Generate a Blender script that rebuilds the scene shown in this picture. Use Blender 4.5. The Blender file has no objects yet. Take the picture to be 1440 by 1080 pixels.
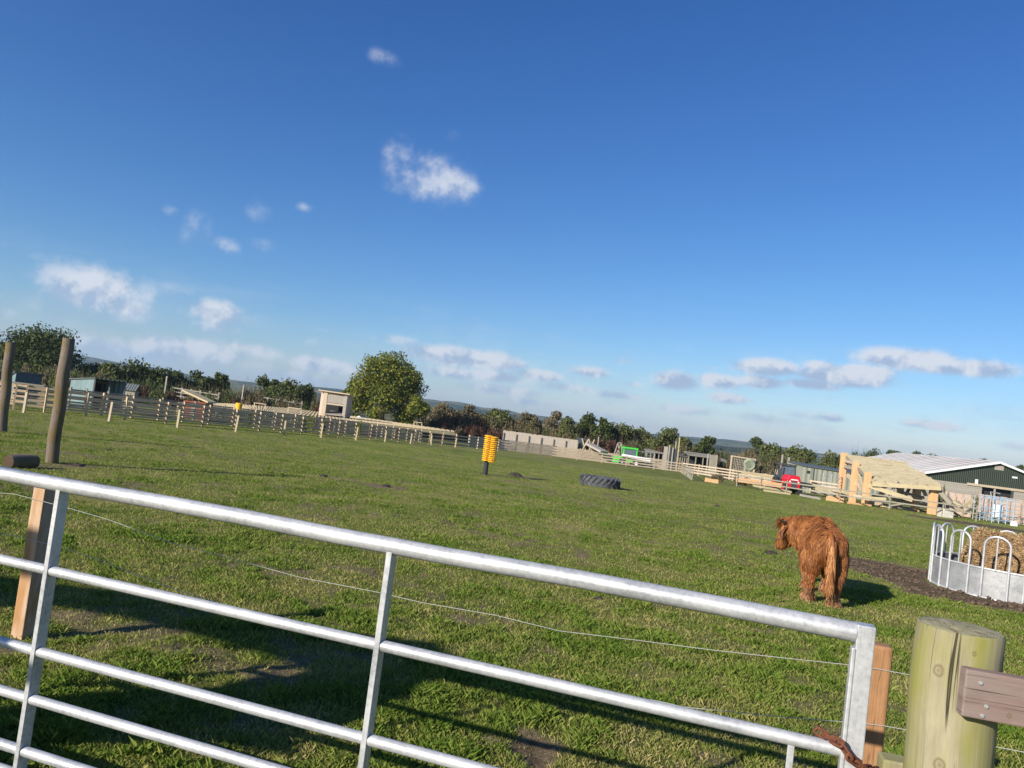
import bpy, bmesh, math, random
import numpy as np
from mathutils import Vector, Matrix
rnd = random.Random(7)
R8 = math.radians
scene = bpy.context.scene
COL = scene.collection

# ------------------------------------------------------------------ camera
EYE = 1.75; FPX = 1080.0; PITCH = R8(2.73); ROLL = R8(7.3)
CAM = Vector((0, 0, EYE))
Fv = Vector((0, math.cos(PITCH), math.sin(PITCH)))
U0 = Vector((0, -math.sin(PITCH), math.cos(PITCH)))
R0 = Vector((1, 0, 0))
Rv = math.cos(ROLL)*R0 + math.sin(ROLL)*U0
Uv = -math.sin(ROLL)*R0 + math.cos(ROLL)*U0
cd = bpy.data.cameras.new('camera'); cam = bpy.data.objects.new('camera', cd); COL.objects.link(cam)
cam.matrix_world = Matrix(((Rv.x, Uv.x, -Fv.x, 0), (Rv.y, Uv.y, -Fv.y, 0), (Rv.z, Uv.z, -Fv.z, EYE), (0, 0, 0, 1)))
cd.sensor_width = 36; cd.lens = 36*FPX/1440; cd.clip_start = .05; cd.clip_end = 20000
scene.camera = cam

def ray(px, py): return Rv*((px-720)/FPX) - Uv*((py-540)/FPX) + Fv
def P(px, py, Y):
    d = ray(px, py); return CAM + d*(Y/d.y)
def gz(x, y):
    if y < 0: return 0.0
    if y < 110: return -.02*y
    return -2.2
def G(px, py):
    d = ray(px, py); t = -EYE/(d.z+.02*d.y); return CAM + d*t
def XG(px, Y, z=None):
    """x of the point at depth Y, height z (default ground) which stands at photo column px"""
    zr = (gz(0, Y) if z is None else z) - EYE
    k = (px-720)/FPX
    return (k*(Fv.y*Y+Fv.z*zr) - Rv.y*Y - Rv.z*zr)/Rv.x
def ZP(px, py, Y): return P(px, py, Y).z
def HX(px, py, Y):
    p = P(px, py, Y); return p.x, p.z

# ------------------------------------------------------------------ mesh builder
class MB:
    def __init__(s): s.v = []; s.f = []; s.uv = []; s.mi = []
    def face(s, idx, uvs, m=0): s.f.append(idx); s.uv.append(uvs); s.mi.append(m)
    def beam(s, p0, p1, w, h, up=(0, 0, 1), m=0, taper=1.0):
        p0 = Vector(p0); p1 = Vector(p1); d = p1-p0; L = d.length
        if L < 1e-6: return s
        d /= L; up = Vector(up)
        if abs(d.dot(up)) > .98: up = Vector((0, 1, 0)) if abs(d.y) < .9 else Vector((1, 0, 0))
        sd = d.cross(up).normalized(); u = sd.cross(d).normalized()
        b = len(s.v)
        for p, k in ((p0, 1), (p1, taper)):
            for a, c in ((-1, -1), (1, -1), (1, 1), (-1, 1)):
                s.v.append(p + sd*(a*w/2*k) + u*(c*h/2*k))
        o = rnd.random()*50; q = rnd.random()*50
        acc = 0
        for i, dim in ((0, w), (1, h), (2, w), (3, h)):
            j = (i+1) % 4
            s.face((b+i, b+j, b+4+j, b+4+i), ((o, q+acc), (o, q+acc+dim), (o+L, q+acc+dim), (o+L, q+acc)), m)
            acc += dim
        s.face((b+3, b+2, b+1, b), ((o, q), (o+.01, q), (o+.01, q+h), (o, q+h)), m)
        s.face((b+4, b+5, b+6, b+7), ((o, q), (o+.01, q), (o+.01, q+h), (o, q+h)), m)
        return s
    def box(s, x0, x1, y0, y1, z0, z1, m=0):
        cx = (x0+x1)/2
        return s.beam((cx, y0, (z0+z1)/2), (cx, y1, (z0+z1)/2), abs(x1-x0), abs(z1-z0), m=m)
    def tube(s, pts, r, n=12, m=0, caps=True, capm=None):
        pts = [Vector(p) for p in pts]
        rs = r if isinstance(r, (list, tuple)) else [r]*len(pts)
        b = len(s.v); o = rnd.random()*50; q = rnd.random()*50; prev = None; L = 0; Ls = []
        for i, p in enumerate(pts):
            if i == 0: d = pts[1]-p
            elif i == len(pts)-1: d = p-pts[i-1]
            else: d = (pts[i+1]-p).normalized()+(p-pts[i-1]).normalized()
            d.normalize()
            if prev is None:
                a = Vector((0, 0, 1)) if abs(d.z) < .9 else Vector((1, 0, 0))
                prev = d.cross(a).normalized()
            else: prev = (prev - d*prev.dot(d)).normalized()
            w = d.cross(prev)
            if i: L += (p-pts[i-1]).length
            Ls.append(L)
            for k in range(n):
                t = 2*math.pi*k/n
                s.v.append(p + (prev*math.cos(t)+w*math.sin(t))*rs[i])
        c = 2*math.pi*rs[0]/n
        for i in range(len(pts)-1):
            for k in range(n):
                k2 = (k+1) % n
                s.face((b+i*n+k, b+i*n+k2, b+(i+1)*n+k2, b+(i+1)*n+k),
                       ((o+Ls[i], q+k*c), (o+Ls[i], q+(k+1)*c), (o+Ls[i+1], q+(k+1)*c), (o+Ls[i+1], q+k*c)), m)
        if caps:
            cm = m if capm is None else capm
            e = b+(len(pts)-1)*n
            cs = [(math.cos(2*math.pi*k/n)*rs[-1], math.sin(2*math.pi*k/n)*rs[-1]) for k in range(n)]
            s.face(tuple(b+k for k in range(n-1, -1, -1)), tuple(cs[k] for k in range(n-1, -1, -1)), cm)
            s.face(tuple(e+k for k in range(n)), tuple(cs), cm)
        return s
    def lathe(s, c, prof, n=32, m=0, a0=0, a1=2*math.pi):
        """profile [(r,z)] round a vertical axis at c"""
        c = Vector(c); b = len(s.v); full = abs(a1-a0-2*math.pi) < 1e-6; nn = n if full else n+1
        for r, z in prof:
            for k in range(nn):
                t = a0+(a1-a0)*k/n
                s.v.append(c+Vector((r*math.cos(t), r*math.sin(t), z)))
        for i in range(len(prof)-1):
            for k in range(n):
                k2 = (k+1) % nn
                s.face((b+i*nn+k, b+i*nn+k2, b+(i+1)*nn+k2, b+(i+1)*nn+k), ((k*.1, i*.1), (k*.1+.1, i*.1), (k*.1+.1, i*.1+.1), (k*.1, i*.1+.1)), m)
        return s
    def quad(s, a, b_, c, d, m=0, th=None):
        b = len(s.v); s.v += [Vector(a), Vector(b_), Vector(c), Vector(d)]
        L = (Vector(b_)-Vector(a)).length; H = (Vector(d)-Vector(a)).length
        s.face((b, b+1, b+2, b+3), ((0, 0), (L, 0), (L, H), (0, H)), m)
        return s
    def slab(s, pts, off, m=0):
        """closed prism: polygon pts pushed by vector off"""
        b = len(s.v); n = len(pts); off = Vector(off)
        pts = [Vector(p) for p in pts]
        s.v += pts + [p+off for p in pts]
        ru, rv = rnd.random()*40, rnd.random()*40; ex = (pts[1]-pts[0]).normalized(); nn = ex.cross(pts[-1]-pts[0]).normalized(); ey = nn.cross(ex)
        uv = [((p-pts[0]).dot(ex)+ru, (p-pts[0]).dot(ey)+rv) for p in pts]
        s.face(tuple(b+i for i in range(n-1, -1, -1)), tuple(uv[::-1]), m)
        s.face(tuple(b+n+i for i in range(n)), tuple(uv), m)
        for i in range(n):
            j = (i+1) % n; L = (pts[j]-pts[i]).length; H = off.length
            s.face((b+i, b+j, b+n+j, b+n+i), ((0, 0), (L, 0), (L, H), (0, H)), m)
        return s
    def build(s, name, mat, parent=None, smooth=False, loc=None, bevel=0):
        mats = mat if isinstance(mat, (list, tuple)) else [mat]
        me = bpy.data.meshes.new(name)
        off = Vector((0, 0, 0))
        if parent is not None: off = world_loc(parent)
        elif loc is not None: off = Vector(loc)
        me.from_pydata([v-off for v in s.v], [], s.f)
        uvl = me.uv_layers.new(name='UVMap')
        flat = [c for fu in s.uv for u in fu for c in u]
        uvl.data.foreach_set('uv', flat)
        for m_ in mats: me.materials.append(m_)
        me.polygons.foreach_set('material_index', s.mi)
        if smooth: me.polygons.foreach_set('use_smooth', [True]*len(s.f))
        me.update()
        bm_ = bmesh.new(); bm_.from_mesh(me); bmesh.ops.recalc_face_normals(bm_, faces=bm_.faces); bm_.to_mesh(me); bm_.free()
        o = bpy.data.objects.new(name, me); COL.objects.link(o)
        if parent is not None: o.parent = parent
        elif loc is not None: o.location = off
        if bevel:
            md = o.modifiers.new('bevel', 'BEVEL'); md.width = bevel; md.segments = 2; md.limit_method = 'ANGLE'; md.angle_limit = R8(50)
        if smooth: me.set_sharp_from_angle(angle=R8(40))
        return o
def world_loc(o):
    v = Vector(o.location); p = o.parent
    while p is not None: v = v+Vector(p.location); p = p.parent
    return v
def tag(o, label=None, cat=None, group=None, kind=None):
    if label: o['label'] = label
    if cat: o['category'] = cat
    if group: o['group'] = group
    if kind: o['kind'] = kind
    return o
def thing(name, label, cat, loc, group=None):
    o = bpy.data.objects.new(name, None); COL.objects.link(o); o.location = loc; o.empty_display_size = .2
    return tag(o, label, cat, group)
def npmesh(name, V, F, mat, parent=None, smooth=False, attrs=None, n=3, mats_idx=None):
    me = bpy.data.meshes.new(name)
    nv = len(V); nf = len(F)
    me.vertices.add(nv); me.vertices.foreach_set('co', np.ascontiguousarray(V, dtype=np.float32).ravel())
    me.loops.add(nf*n); me.loops.foreach_set('vertex_index', np.ascontiguousarray(F, dtype=np.int32).ravel())
    me.polygons.add(nf); me.polygons.foreach_set('loop_start', np.arange(0, nf*n, n, dtype=np.int32))
    me.polygons.foreach_set('loop_total', np.full(nf, n, dtype=np.int32))
    if smooth: me.polygons.foreach_set('use_smooth', np.ones(nf, dtype=bool))
    me.update(calc_edges=True)
    for k, a in (attrs or {}).items():
        at = me.attributes.new(k, 'FLOAT', 'POINT'); at.data.foreach_set('value', np.ascontiguousarray(a, dtype=np.float32))
    for m_ in (mat if isinstance(mat, (list, tuple)) else [mat]): me.materials.append(m_)
    o = bpy.data.objects.new(name, me); COL.objects.link(o)
    if parent is not None: o.parent = parent
    return o

# ------------------------------------------------------------------ numpy noise
def vnoise(x, y, seed=0):
    x = np.asarray(x, float); y = np.asarray(y, float)
    xi = np.floor(x).astype(np.int64); yi = np.floor(y).astype(np.int64); fx = x-xi; fy = y-yi
    def h(a, b):
        n = (a*374761393 + b*668265263 + seed*1442695041) & 0xFFFFFFFF
        n = ((n ^ (n >> 13))*1274126177) & 0xFFFFFFFF
        return ((n ^ (n >> 16)) & 0xFFFF)/65535.0
    u = fx*fx*(3-2*fx); v = fy*fy*(3-2*fy)
    return (h(xi, yi)*(1-u)+h(xi+1, yi)*u)*(1-v)+(h(xi, yi+1)*(1-u)+h(xi+1, yi+1)*u)*v
def fbm(x, y, seed=0, oct=3):
    s = 0; a = .5; t = 0
    for i in range(oct):
        s = s+a*vnoise(x*2**i, y*2**i, seed+i*17); t += a; a *= .5
    return s/t
def sstep(a, b, x):
    t = np.clip((x-a)/(b-a), 0, 1); return t*t*(3-2*t)

# ------------------------------------------------------------------ materials
def newmat(name):
    m = bpy.data.materials.new(name); m.use_nodes = True; nt = m.node_tree
    return m, nt, nt.nodes['Principled BSDF']
def N(nt, t, **kw):
    n = nt.nodes.new(t)
    for k, v in kw.items():
        if k in n.inputs.keys() if isinstance(k, str) else False: n.inputs[k].default_value = v
        else: setattr(n, k, v)
    return n
def L(nt, a, b): nt.links.new(a, b)
def ramp(nt, fac, stops):
    r = nt.nodes.new('ShaderNodeValToRGB'); e = r.color_ramp.elements
    while len(e) < len(stops): e.new(.5)
    for i, (p, c) in enumerate(stops): e[i].position = p; e[i].color = (*c, 1) if len(c) == 3 else c
    L(nt, fac, r.inputs[0]); return r.outputs[0]
def noise(nt, vec, scale, detail=4, rough=.55, dist=0):
    n = nt.nodes.new('ShaderNodeTexNoise'); n.inputs['Scale'].default_value = scale; n.inputs['Detail'].default_value = detail
    n.inputs['Roughness'].default_value = rough; n.inputs['Distortion'].default_value = dist
    if vec is not None: L(nt, vec, n.inputs['Vector'])
    return n.outputs[0]
def mapv(nt, out, scale):
    m = nt.nodes.new('ShaderNodeMapping'); m.inputs['Scale'].default_value = scale; L(nt, out, m.inputs[0]); return m.outputs[0]
def mix(nt, fac, a, b, mode='MIX'):
    m = nt.nodes.new('ShaderNodeMix'); m.data_type = 'RGBA'; m.blend_type = mode
    for s_, v in ((0, fac), (6, a), (7, b)):
        if hasattr(v, 'links') or hasattr(v, 'is_linked'): L(nt, v, m.inputs[s_])
        elif s_ == 0: m.inputs[0].default_value = v
        else: m.inputs[s_].default_value = (*v, 1)
    return m.outputs[2]
def bump(nt, h, strength, dist, b):
    n = nt.nodes.new('ShaderNodeBump'); n.inputs['Strength'].default_value = strength; n.inputs['Distance'].default_value = dist
    L(nt, h, n.inputs['Height']); L(nt, n.outputs[0], b.inputs['Normal'])
def texco(nt): return nt.nodes.new('ShaderNodeTexCoord')
def mathn(nt, op, a, b=None, clamp=False):
    m = nt.nodes.new('ShaderNodeMath'); m.operation = op; m.use_clamp = clamp
    for i, v in enumerate((a, b)):
        if v is None: continue
        if isinstance(v, (int, float)): m.inputs[i].default_value = v
        else: L(nt, v, m.inputs[i])
    return m.outputs[0]

def wood(name, dark, mid, light, rough=.8, crack=0.0, grain=40, tint=None):
    m, nt, b = newmat(name); tc = texco(nt)
    g = noise(nt, mapv(nt, tc.outputs['UV'], (1.2, grain, 1)), 1.0, 5, .6)
    g2 = noise(nt, mapv(nt, tc.outputs['UV'], (.8, 2.5, 1)), 1.0, 3, .5)
    f = mathn(nt, 'ADD', mathn(nt, 'MULTIPLY', g, .6), mathn(nt, 'MULTIPLY', g2, .4))
    c = ramp(nt, f, [(.32, dark), (.5, mid), (.68, light)])
    mo = noise(nt, mapv(nt, tc.outputs['UV'], (7, 22, 1)), 1.0, 6, .7, .4)
    c = mix(nt, .55, c, mix(nt, mo, tuple(x*.45 for x in dark), tuple(min(1, x*1.25) for x in light)))
    if tint:
        t = noise(nt, mapv(nt, tc.outputs['UV'], (1.5, 5, 1)), 1.0, 4, .6)
        c = mix(nt, ramp(nt, t, [(.45, (0, 0, 0)), (.62, (1, 1, 1))]), c, tint)
    if crack:
        k = noise(nt, mapv(nt, tc.outputs['UV'], (.7, grain*.32, 1)), 1.0, 2, .4, .8)
        ka = mathn(nt, 'ABSOLUTE', mathn(nt, 'SUBTRACT', k, .5))
        k2 = noise(nt, mapv(nt, tc.outputs['UV'], (2.0, grain*.2, 1)), 1.0, 2, .5)
        kk = mathn(nt, 'MULTIPLY', ramp(nt, ka, [(0.0, (1, 1, 1)), (.006, (1, 1, 1)), (.011, (0, 0, 0))]), ramp(nt, k2, [(.48, (0, 0, 0)), (.56, (1, 1, 1))]))
        c = mix(nt, mathn(nt, 'MULTIPLY', kk, crack), c, (dark[0]*.25, dark[1]*.25, dark[2]*.25))
        f = mathn(nt, 'SUBTRACT', f, kk)
    L(nt, c, b.inputs['Base Color']); b.inputs['Roughness'].default_value = rough
    b.inputs['Specular IOR Level'].default_value = .25
    bump(nt, f, .5, .004, b)
    return m
def add_knots(m, knots):
    """real knots in the timber: ringed dark ovals at fixed spots of the object"""
    nt = m.node_tree; b = nt.nodes['Principled BSDF']; src = b.inputs['Base Color'].links[0].from_socket; tc = texco(nt)
    for (p, r) in knots:
        v = nt.nodes.new('ShaderNodeVectorMath'); v.operation = 'SUBTRACT'; L(nt, tc.outputs['Object'], v.inputs[0]); v.inputs[1].default_value = p
        sc = nt.nodes.new('ShaderNodeVectorMath'); sc.operation = 'MULTIPLY'; L(nt, v.outputs[0], sc.inputs[0]); sc.inputs[1].default_value = (1/r, 1/r, .8/r)
        ln = nt.nodes.new('ShaderNodeVectorMath'); ln.operation = 'LENGTH'; L(nt, sc.outputs[0], ln.inputs[0])
        d = mathn(nt, 'ADD', ln.outputs['Value'], mathn(nt, 'MULTIPLY', mathn(nt, 'SUBTRACT', noise(nt, tc.outputs['Object'], 60, 3), .5), .35))
        f = ramp(nt, mathn(nt, 'MULTIPLY', d, .5), [(0, (.85, .85, .85)), (.14, (.3, .3, .3)), (.28, (.25, .25, .25)), (.36, (.7, .7, .7)), (.42, (.5, .5, .5)), (.56, (0, 0, 0))])
        src = mix(nt, f, src, (.12, .085, .04))
    L(nt, src, b.inputs['Base Color'])
def plain(name, col, rough=.6, metal=0, var=.15, scale=6, bmp=0):
    m, nt, b = newmat(name); tc = texco(nt)
    n = noise(nt, tc.outputs['Object'], scale, 5, .6)
    c = ramp(nt, n, [(.3, tuple(max(0, x*(1-var)) for x in col)), (.7, tuple(min(1, x*(1+var)) for x in col))])
    L(nt, c, b.inputs['Base Color']); b.inputs['Roughness'].default_value = rough; b.inputs['Metallic'].default_value = metal
    if bmp: bump(nt, n, .6, bmp, b)
    return m
def galv(name, base=.52, metal=.75, rough=.4):
    m, nt, b = newmat(name); tc = texco(nt)
    n1 = noise(nt, tc.outputs['Object'], 60, 3, .6); n2 = noise(nt, tc.outputs['Object'], 5, 5, .65)
    st = noise(nt, mapv(nt, tc.outputs['UV'], (3, 60, 1)), 1, 4, .6)
    c = ramp(nt, mathn(nt, 'ADD', mathn(nt, 'MULTIPLY', n1, .35), mathn(nt, 'ADD', mathn(nt, 'MULTIPLY', n2, .4), mathn(nt, 'MULTIPLY', st, .25))),
             [(.35, (base*.60, base*.62, base*.65)), (.5, (base, base*1.01, base*1.02)), (.66, (base*1.3, base*1.3, base*1.29))])
    rs = noise(nt, tc.outputs['Object'], 9, 4, .7)
    rust = ramp(nt, rs, [(.73, (0, 0, 0)), (.80, (1, 1, 1))])
    c = mix(nt, mathn(nt, 'MULTIPLY', rust, .45), c, (.30, .22, .12))
    L(nt, c, b.inputs['Base Color']); b.inputs['Metallic'].default_value = metal
    r = nt.nodes.new('ShaderNodeMapRange'); L(nt, n2, r.inputs[0]); r.inputs[3].default_value = rough-.12; r.inputs[4].default_value = rough+.16
    L(nt, r.outputs[0], b.inputs['Roughness']); bump(nt, n1, .15, .002, b)
    return m
def leafmat(name, cols, scale=.8):
    """cols: dark, mid, light leaf colours chosen per leaf and per clump"""
    m, nt, b = newmat(name); tc = texco(nt)
    at = nt.nodes.new('ShaderNodeAttribute'); at.attribute_name = 'rnd'
    n = noise(nt, tc.outputs['Object'], scale, 3, .6)
    f = mathn(nt, 'ADD', mathn(nt, 'MULTIPLY', at.outputs['Fac'], .45), mathn(nt, 'MULTIPLY', n, .6))
    c = ramp(nt, f, [(.25, cols[0]), (.5, cols[1]), (.78, cols[2])])
    L(nt, c, b.inputs['Base Color']); b.inputs['Roughness'].default_value = .6; b.inputs['Specular IOR Level'].default_value = .2
    tr = nt.nodes.new('ShaderNodeBsdfTranslucent'); L(nt, c, tr.inputs[0])
    ms = nt.nodes.new('ShaderNodeMixShader'); ms.inputs[0].default_value = .22
    L(nt, b.outputs[0], ms.inputs[1]); L(nt, tr.outputs[0], ms.inputs[2]); L(nt, ms.outputs[0], nt.nodes['Material Output'].inputs[0])
    return m

M = {}
M['galv'] = galv('galvanised_steel', .50, .40, .42)
M['galv2'] = galv('galvanised_sheet', .34, .45, .45)
M['wire'] = plain('wire_steel', (.36, .36, .34), .85, 0)
M['rust'] = plain('rusty_steel', (.13, .042, .018), .85, .1, .4, 60, .002)
M['brownpost'] = wood('treated_brown_post', (.20, .095, .040), (.31, .155, .065), (.42, .23, .11), .75, .5, 110)
M['roundpost'] = wood('lichened_round_post', (.11, .095, .055), (.245, .215, .125), (.38, .34, .22), .9, .95, 90, (.235, .225, .06))
M['endgrain'] = wood('cut_post_end', (.20, .17, .08), (.36, .33, .17), (.47, .43, .26), .9, .7, 60, (.27, .27, .10))
def ringmat():
    m, nt, b = newmat('sawn_post_end'); tc = texco(nt)
    v = nt.nodes.new('ShaderNodeVectorMath'); v.operation = 'MULTIPLY'; L(nt, tc.outputs['Object'], v.inputs[0]); v.inputs[1].default_value = (1, 1, 0)
    v2 = nt.nodes.new('ShaderNodeVectorMath'); v2.operation = 'ADD'; L(nt, v.outputs[0], v2.inputs[0]); v2.inputs[1].default_value = (.02, .01, 0)
    ln = nt.nodes.new('ShaderNodeVectorMath'); ln.operation = 'LENGTH'; L(nt, v2.outputs[0], ln.inputs[0])
    d = mathn(nt, 'ADD', mathn(nt, 'MULTIPLY', ln.outputs['Value'], 900), mathn(nt, 'MULTIPLY', noise(nt, tc.outputs['Object'], 14, 3), 9))
    s = mathn(nt, 'SINE', d); n2 = noise(nt, tc.outputs['Object'], 30, 5, .7)
    c = ramp(nt, mathn(nt, 'ADD', mathn(nt, 'MULTIPLY', s, .12), n2), [(.25, (.12, .10, .05)), (.5, (.25, .225, .125)), (.75, (.38, .35, .22))])
    cr = noise(nt, mapv(nt, tc.outputs['Object'], (60, 9, 1)), 1, 2, .4, .5)
    k = ramp(nt, mathn(nt, 'ABSOLUTE', mathn(nt, 'SUBTRACT', cr, .5)), [(0, (1, 1, 1)), (.012, (1, 1, 1)), (.03, (0, 0, 0))])
    c = mix(nt, mathn(nt, 'MULTIPLY', k, .7), c, (.05, .04, .02))
    L(nt, c, b.inputs['Base Color']); b.inputs['Roughness'].default_value = .9; bump(nt, n2, .5, .004, b); return m
M['endgrain'] = ringmat()
M['board'] = wood('weathered_purple_board', (.10, .062, .052), (.19, .125, .105), (.30, .22, .185), .85, .8, 90, (.24, .19, .17))
M['greypost'] = wood('weathered_grey_post', (.075, .055, .042), (.15, .115, .09), (.25, .20, .16), .9, .6, 40, (.15, .11, .045))
M['darkend'] = wood('rotten_log_end', (.03, .018, .012), (.07, .04, .025), (.12, .08, .05), .95, .6, 60)
M['tanpost'] = wood('pale_tan_post', (.33, .20, .12), (.46, .31, .20), (.58, .43, .30), .8, .35, 110, (.36, .19, .08))
M['pale'] = wood('pale_fence_timber', (.36, .27, .18), (.50, .40, .28), (.62, .51, .38), .85, .2, 30)
M['palegrey'] = wood('grey_fence_timber', (.22, .19, .155), (.34, .30, .25), (.47, .43, .37), .85, .3, 30)
M['oldgrey'] = wood('old_grey_timber', (.16, .145, .11), (.26, .235, .18), (.36, .33, .26), .9, .3, 30)
M['newwood'] = wood('new_yellow_timber', (.30, .24, .13), (.46, .37, .21), (.60, .51, .33), .8, .5, 22)
M['roofwood'] = wood('stained_roof_board', (.17, .13, .07), (.42, .34, .19), (.64, .55, .36), .8, .9, 8)
M['orange'] = wood('fresh_orange_timber', (.58, .30, .13), (.72, .40, .19), (.82, .50, .27), .75, .1, 20)
M['deck'] = wood('pale_deck_timber', (.50, .38, .20), (.63, .49, .27), (.74, .60, .37), .85, .1, 20)
M['pink'] = wood('pinkish_fence_board', (.38, .27, .20), (.50, .37, .29), (.62, .49, .40), .85, .2, 20)
M['screen'] = wood('pale_plank_screen', (.46, .36, .28), (.60, .50, .40), (.72, .62, .52), .85, .2, 20)
M['warmrail'] = wood('warm_brown_rail', (.40, .27, .15), (.56, .41, .25), (.70, .54, .36), .85, .2, 30)
M['black'] = plain('black_rubber', (.022, .022, .024), .75, 0, .3, 20)
M['rubber'] = plain('dusty_tyre_rubber', (.075, .078, .082), .85, 0, .35, 4, .004)
M['yellow'] = plain('yellow_bristle', (.80, .42, .015), .7, 0, .2, 30, .004)
M['red'] = plain('red_paint', (.55, .012, .03), .35, 0, .12, 6)
M['green'] = plain('bright_green_paint', (.06, .52, .05), .4, 0, .12, 6)
M['dgreen'] = plain('dark_green_cloth', (.01, .17, .08), .7, 0, .2)
M['white'] = plain('white_paint', (.78, .78, .77), .5, 0, .06, 4)
M['glass'] = plain('cab_glass', (.10, .13, .15), .12, 0, .2, 2)
M['darkglass'] = plain('dark_window', (.03, .035, .04), .15)
M['darkpaint'] = plain('dark_grey_paint', (.05, .055, .06), .5)
M['concrete'] = plain('pale_concrete', (.50, .47, .40), .9, 0, .15, 5, .005)
M['tarp'] = plain('white_sheet', (.68, .68, .66), .6, 0, .1, 2, .02)
M['inside'] = plain('interior_shade_black', (.02, .02, .022), .9)  # near-black colour puts the shade inside open bays into their walls

def corr(name, col, axis, per, rough=.5, metal=.0, streak=.25):
    m, nt, b = newmat(name); tc = texco(nt)
    w = nt.nodes.new('ShaderNodeTexWave'); w.bands_direction = axis; w.inputs['Scale'].default_value = .314/per
    w.inputs['Distortion'].default_value = 0; L(nt, tc.outputs['Object'], w.inputs[0])
    n = noise(nt, tc.outputs['Object'], .6, 5, .6)
    c = ramp(nt, n, [(.3, tuple(x*(1-streak) for x in col)), (.7, tuple(x*(1+streak*.5) for x in col))])
    L(nt, c, b.inputs['Base Color']); b.inputs['Roughness'].default_value = rough; b.inputs['Metallic'].default_value = metal
    bump(nt, w.outputs['Fac'], .9, .05, b)
    return m
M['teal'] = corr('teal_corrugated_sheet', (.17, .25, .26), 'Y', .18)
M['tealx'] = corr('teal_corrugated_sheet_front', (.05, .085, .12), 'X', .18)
M['shedroof'] = corr('grey_green_roof_sheet', (.11, .125, .125), 'X', .2)
M['barngreen'] = corr('dark_green_cladding', (.030, .042, .026), 'X', .25, .7, 0, .12)
M['barnroof'] = corr('grey_fibre_cement_roof', (.66, .62, .59), 'Y', .9, .8, 0, .12)
M['barnroofwhite'] = corr('pale_roof_sheet', (.50, .47, .44), 'Y', 1.4, .8, 0, .08)
M['shedpanel'] = corr('grey_green_panel', (.27, .28, .22), 'X', .5, .7, 0, .12)

# ------------------------------------------------------------------ ground
MUD = [(9.6, 13.5, 2.35, 1.0, 0.0), (8.55, 16.2, 1.55, 1.5, .5), (11.5, 14.0, 3.0, 3.0, 0), (10.2, 12.6, 2.7, .6, -.1), (7.7, 15.1, .9, .9, 0)]
g1 = G(1345, 735); g2 = G(1440, 745)
for a, b_ in ((1330, 732), (1370, 737), (1420, 745)):
    q = G(a, b_); MUD.append((q.x, q.y, 2.6, 2.0, 0))
SPOTS = []   # dirt scars: px, py, half width px, strength
for px, py, wx, k in [(690, 668, 26, 1.2), (735, 671, 32, .8), (540, 684, 38, .8), (515, 680, 22, .7), (230, 630, 18, .5), (255, 920, 60, .65), (385, 950, 55, .7), (320, 935, 70, .6),
                      (750, 1045, 75, .9), (700, 1040, 50, .7), (820, 1020, 50, .5), (500, 706, 16, .5), (660, 770, 28, .4), (80, 862, 26, .8), (60, 655, 40, .7), (100, 655, 30, .9),
                      (1010, 905, 45, .35), (930, 960, 60, .3), (1090, 975, 60, .35), (1120, 960, 30, .5), (430, 765, 60, .3), (130, 700, 60, .3), (870, 820, 50, .3),
                      (905, 680, 30, .35), (1130, 735, 40, .25), (960, 735, 30, .4), (300, 690, 40, .3), (600, 720, 50, .3), (780, 740, 40, .35), (1330, 900, 50, .3), (1290, 905, 30, .3)]:
    q = G(px, py); SPOTS.append((q.x, q.y, wx*q.y/FPX, k))
def dirt(x, y):
    x = np.asarray(x, float); y = np.asarray(y, float)
    d = np.zeros_like(x)
    wob = (fbm(x*1.3, y*1.3, 5)-.5)*.9
    for cx, cy, rx, ry, a in MUD:
        u = (x-cx)*math.cos(a)+(y-cy)*math.sin(a); v = -(x-cx)*math.sin(a)+(y-cy)*math.cos(a)
        q = np.sqrt((u/rx)**2+(v/ry)**2)
        d = np.maximum(d, 1-sstep(.85, 1.1, q+wob))
    wob2 = (fbm(x*5, y*3, 9)-.5)*1.6
    for cx, cy, r, k in SPOTS:
        q = np.sqrt(((x-cx)/r)**2+((y-cy)/(r*1.1))**2)
        d = np.maximum(d, k*(1-sstep(.3, 1.25, q+wob2)))
    n = fbm(x*.7, y*.7, 31, 4)*.5+fbm(x*4, y*4, 77, 3)*.5
    d = np.maximum(d, .58*sstep(.50, .70, n))
    return np.clip(d, 0, 1)
def heightv(x, y):
    base = np.where(y < 0, 0, np.where(y < 110, -.02*y, -2.2))
    r = np.sqrt(x*x+y*y)
    fade = np.clip(1-(r-20)/60, 0, 1)
    u = (fbm(x*.7, y*.7, 3, 3)-.5)*.07+(fbm(x*4, y*4, 8, 2)-.5)*.035*np.clip(1-r/25, 0, 1)
    m = dirt(x, y)
    return base+u*fade + m*(fbm(x*5, y*5, 12, 3)-.5)*.13*np.clip(1-r/30, 0, 1) + (y > 115)*0
nr, na = 460, 900
rad = np.concatenate([[.25], np.geomspace(.5, 6000, nr-1)])
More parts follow.
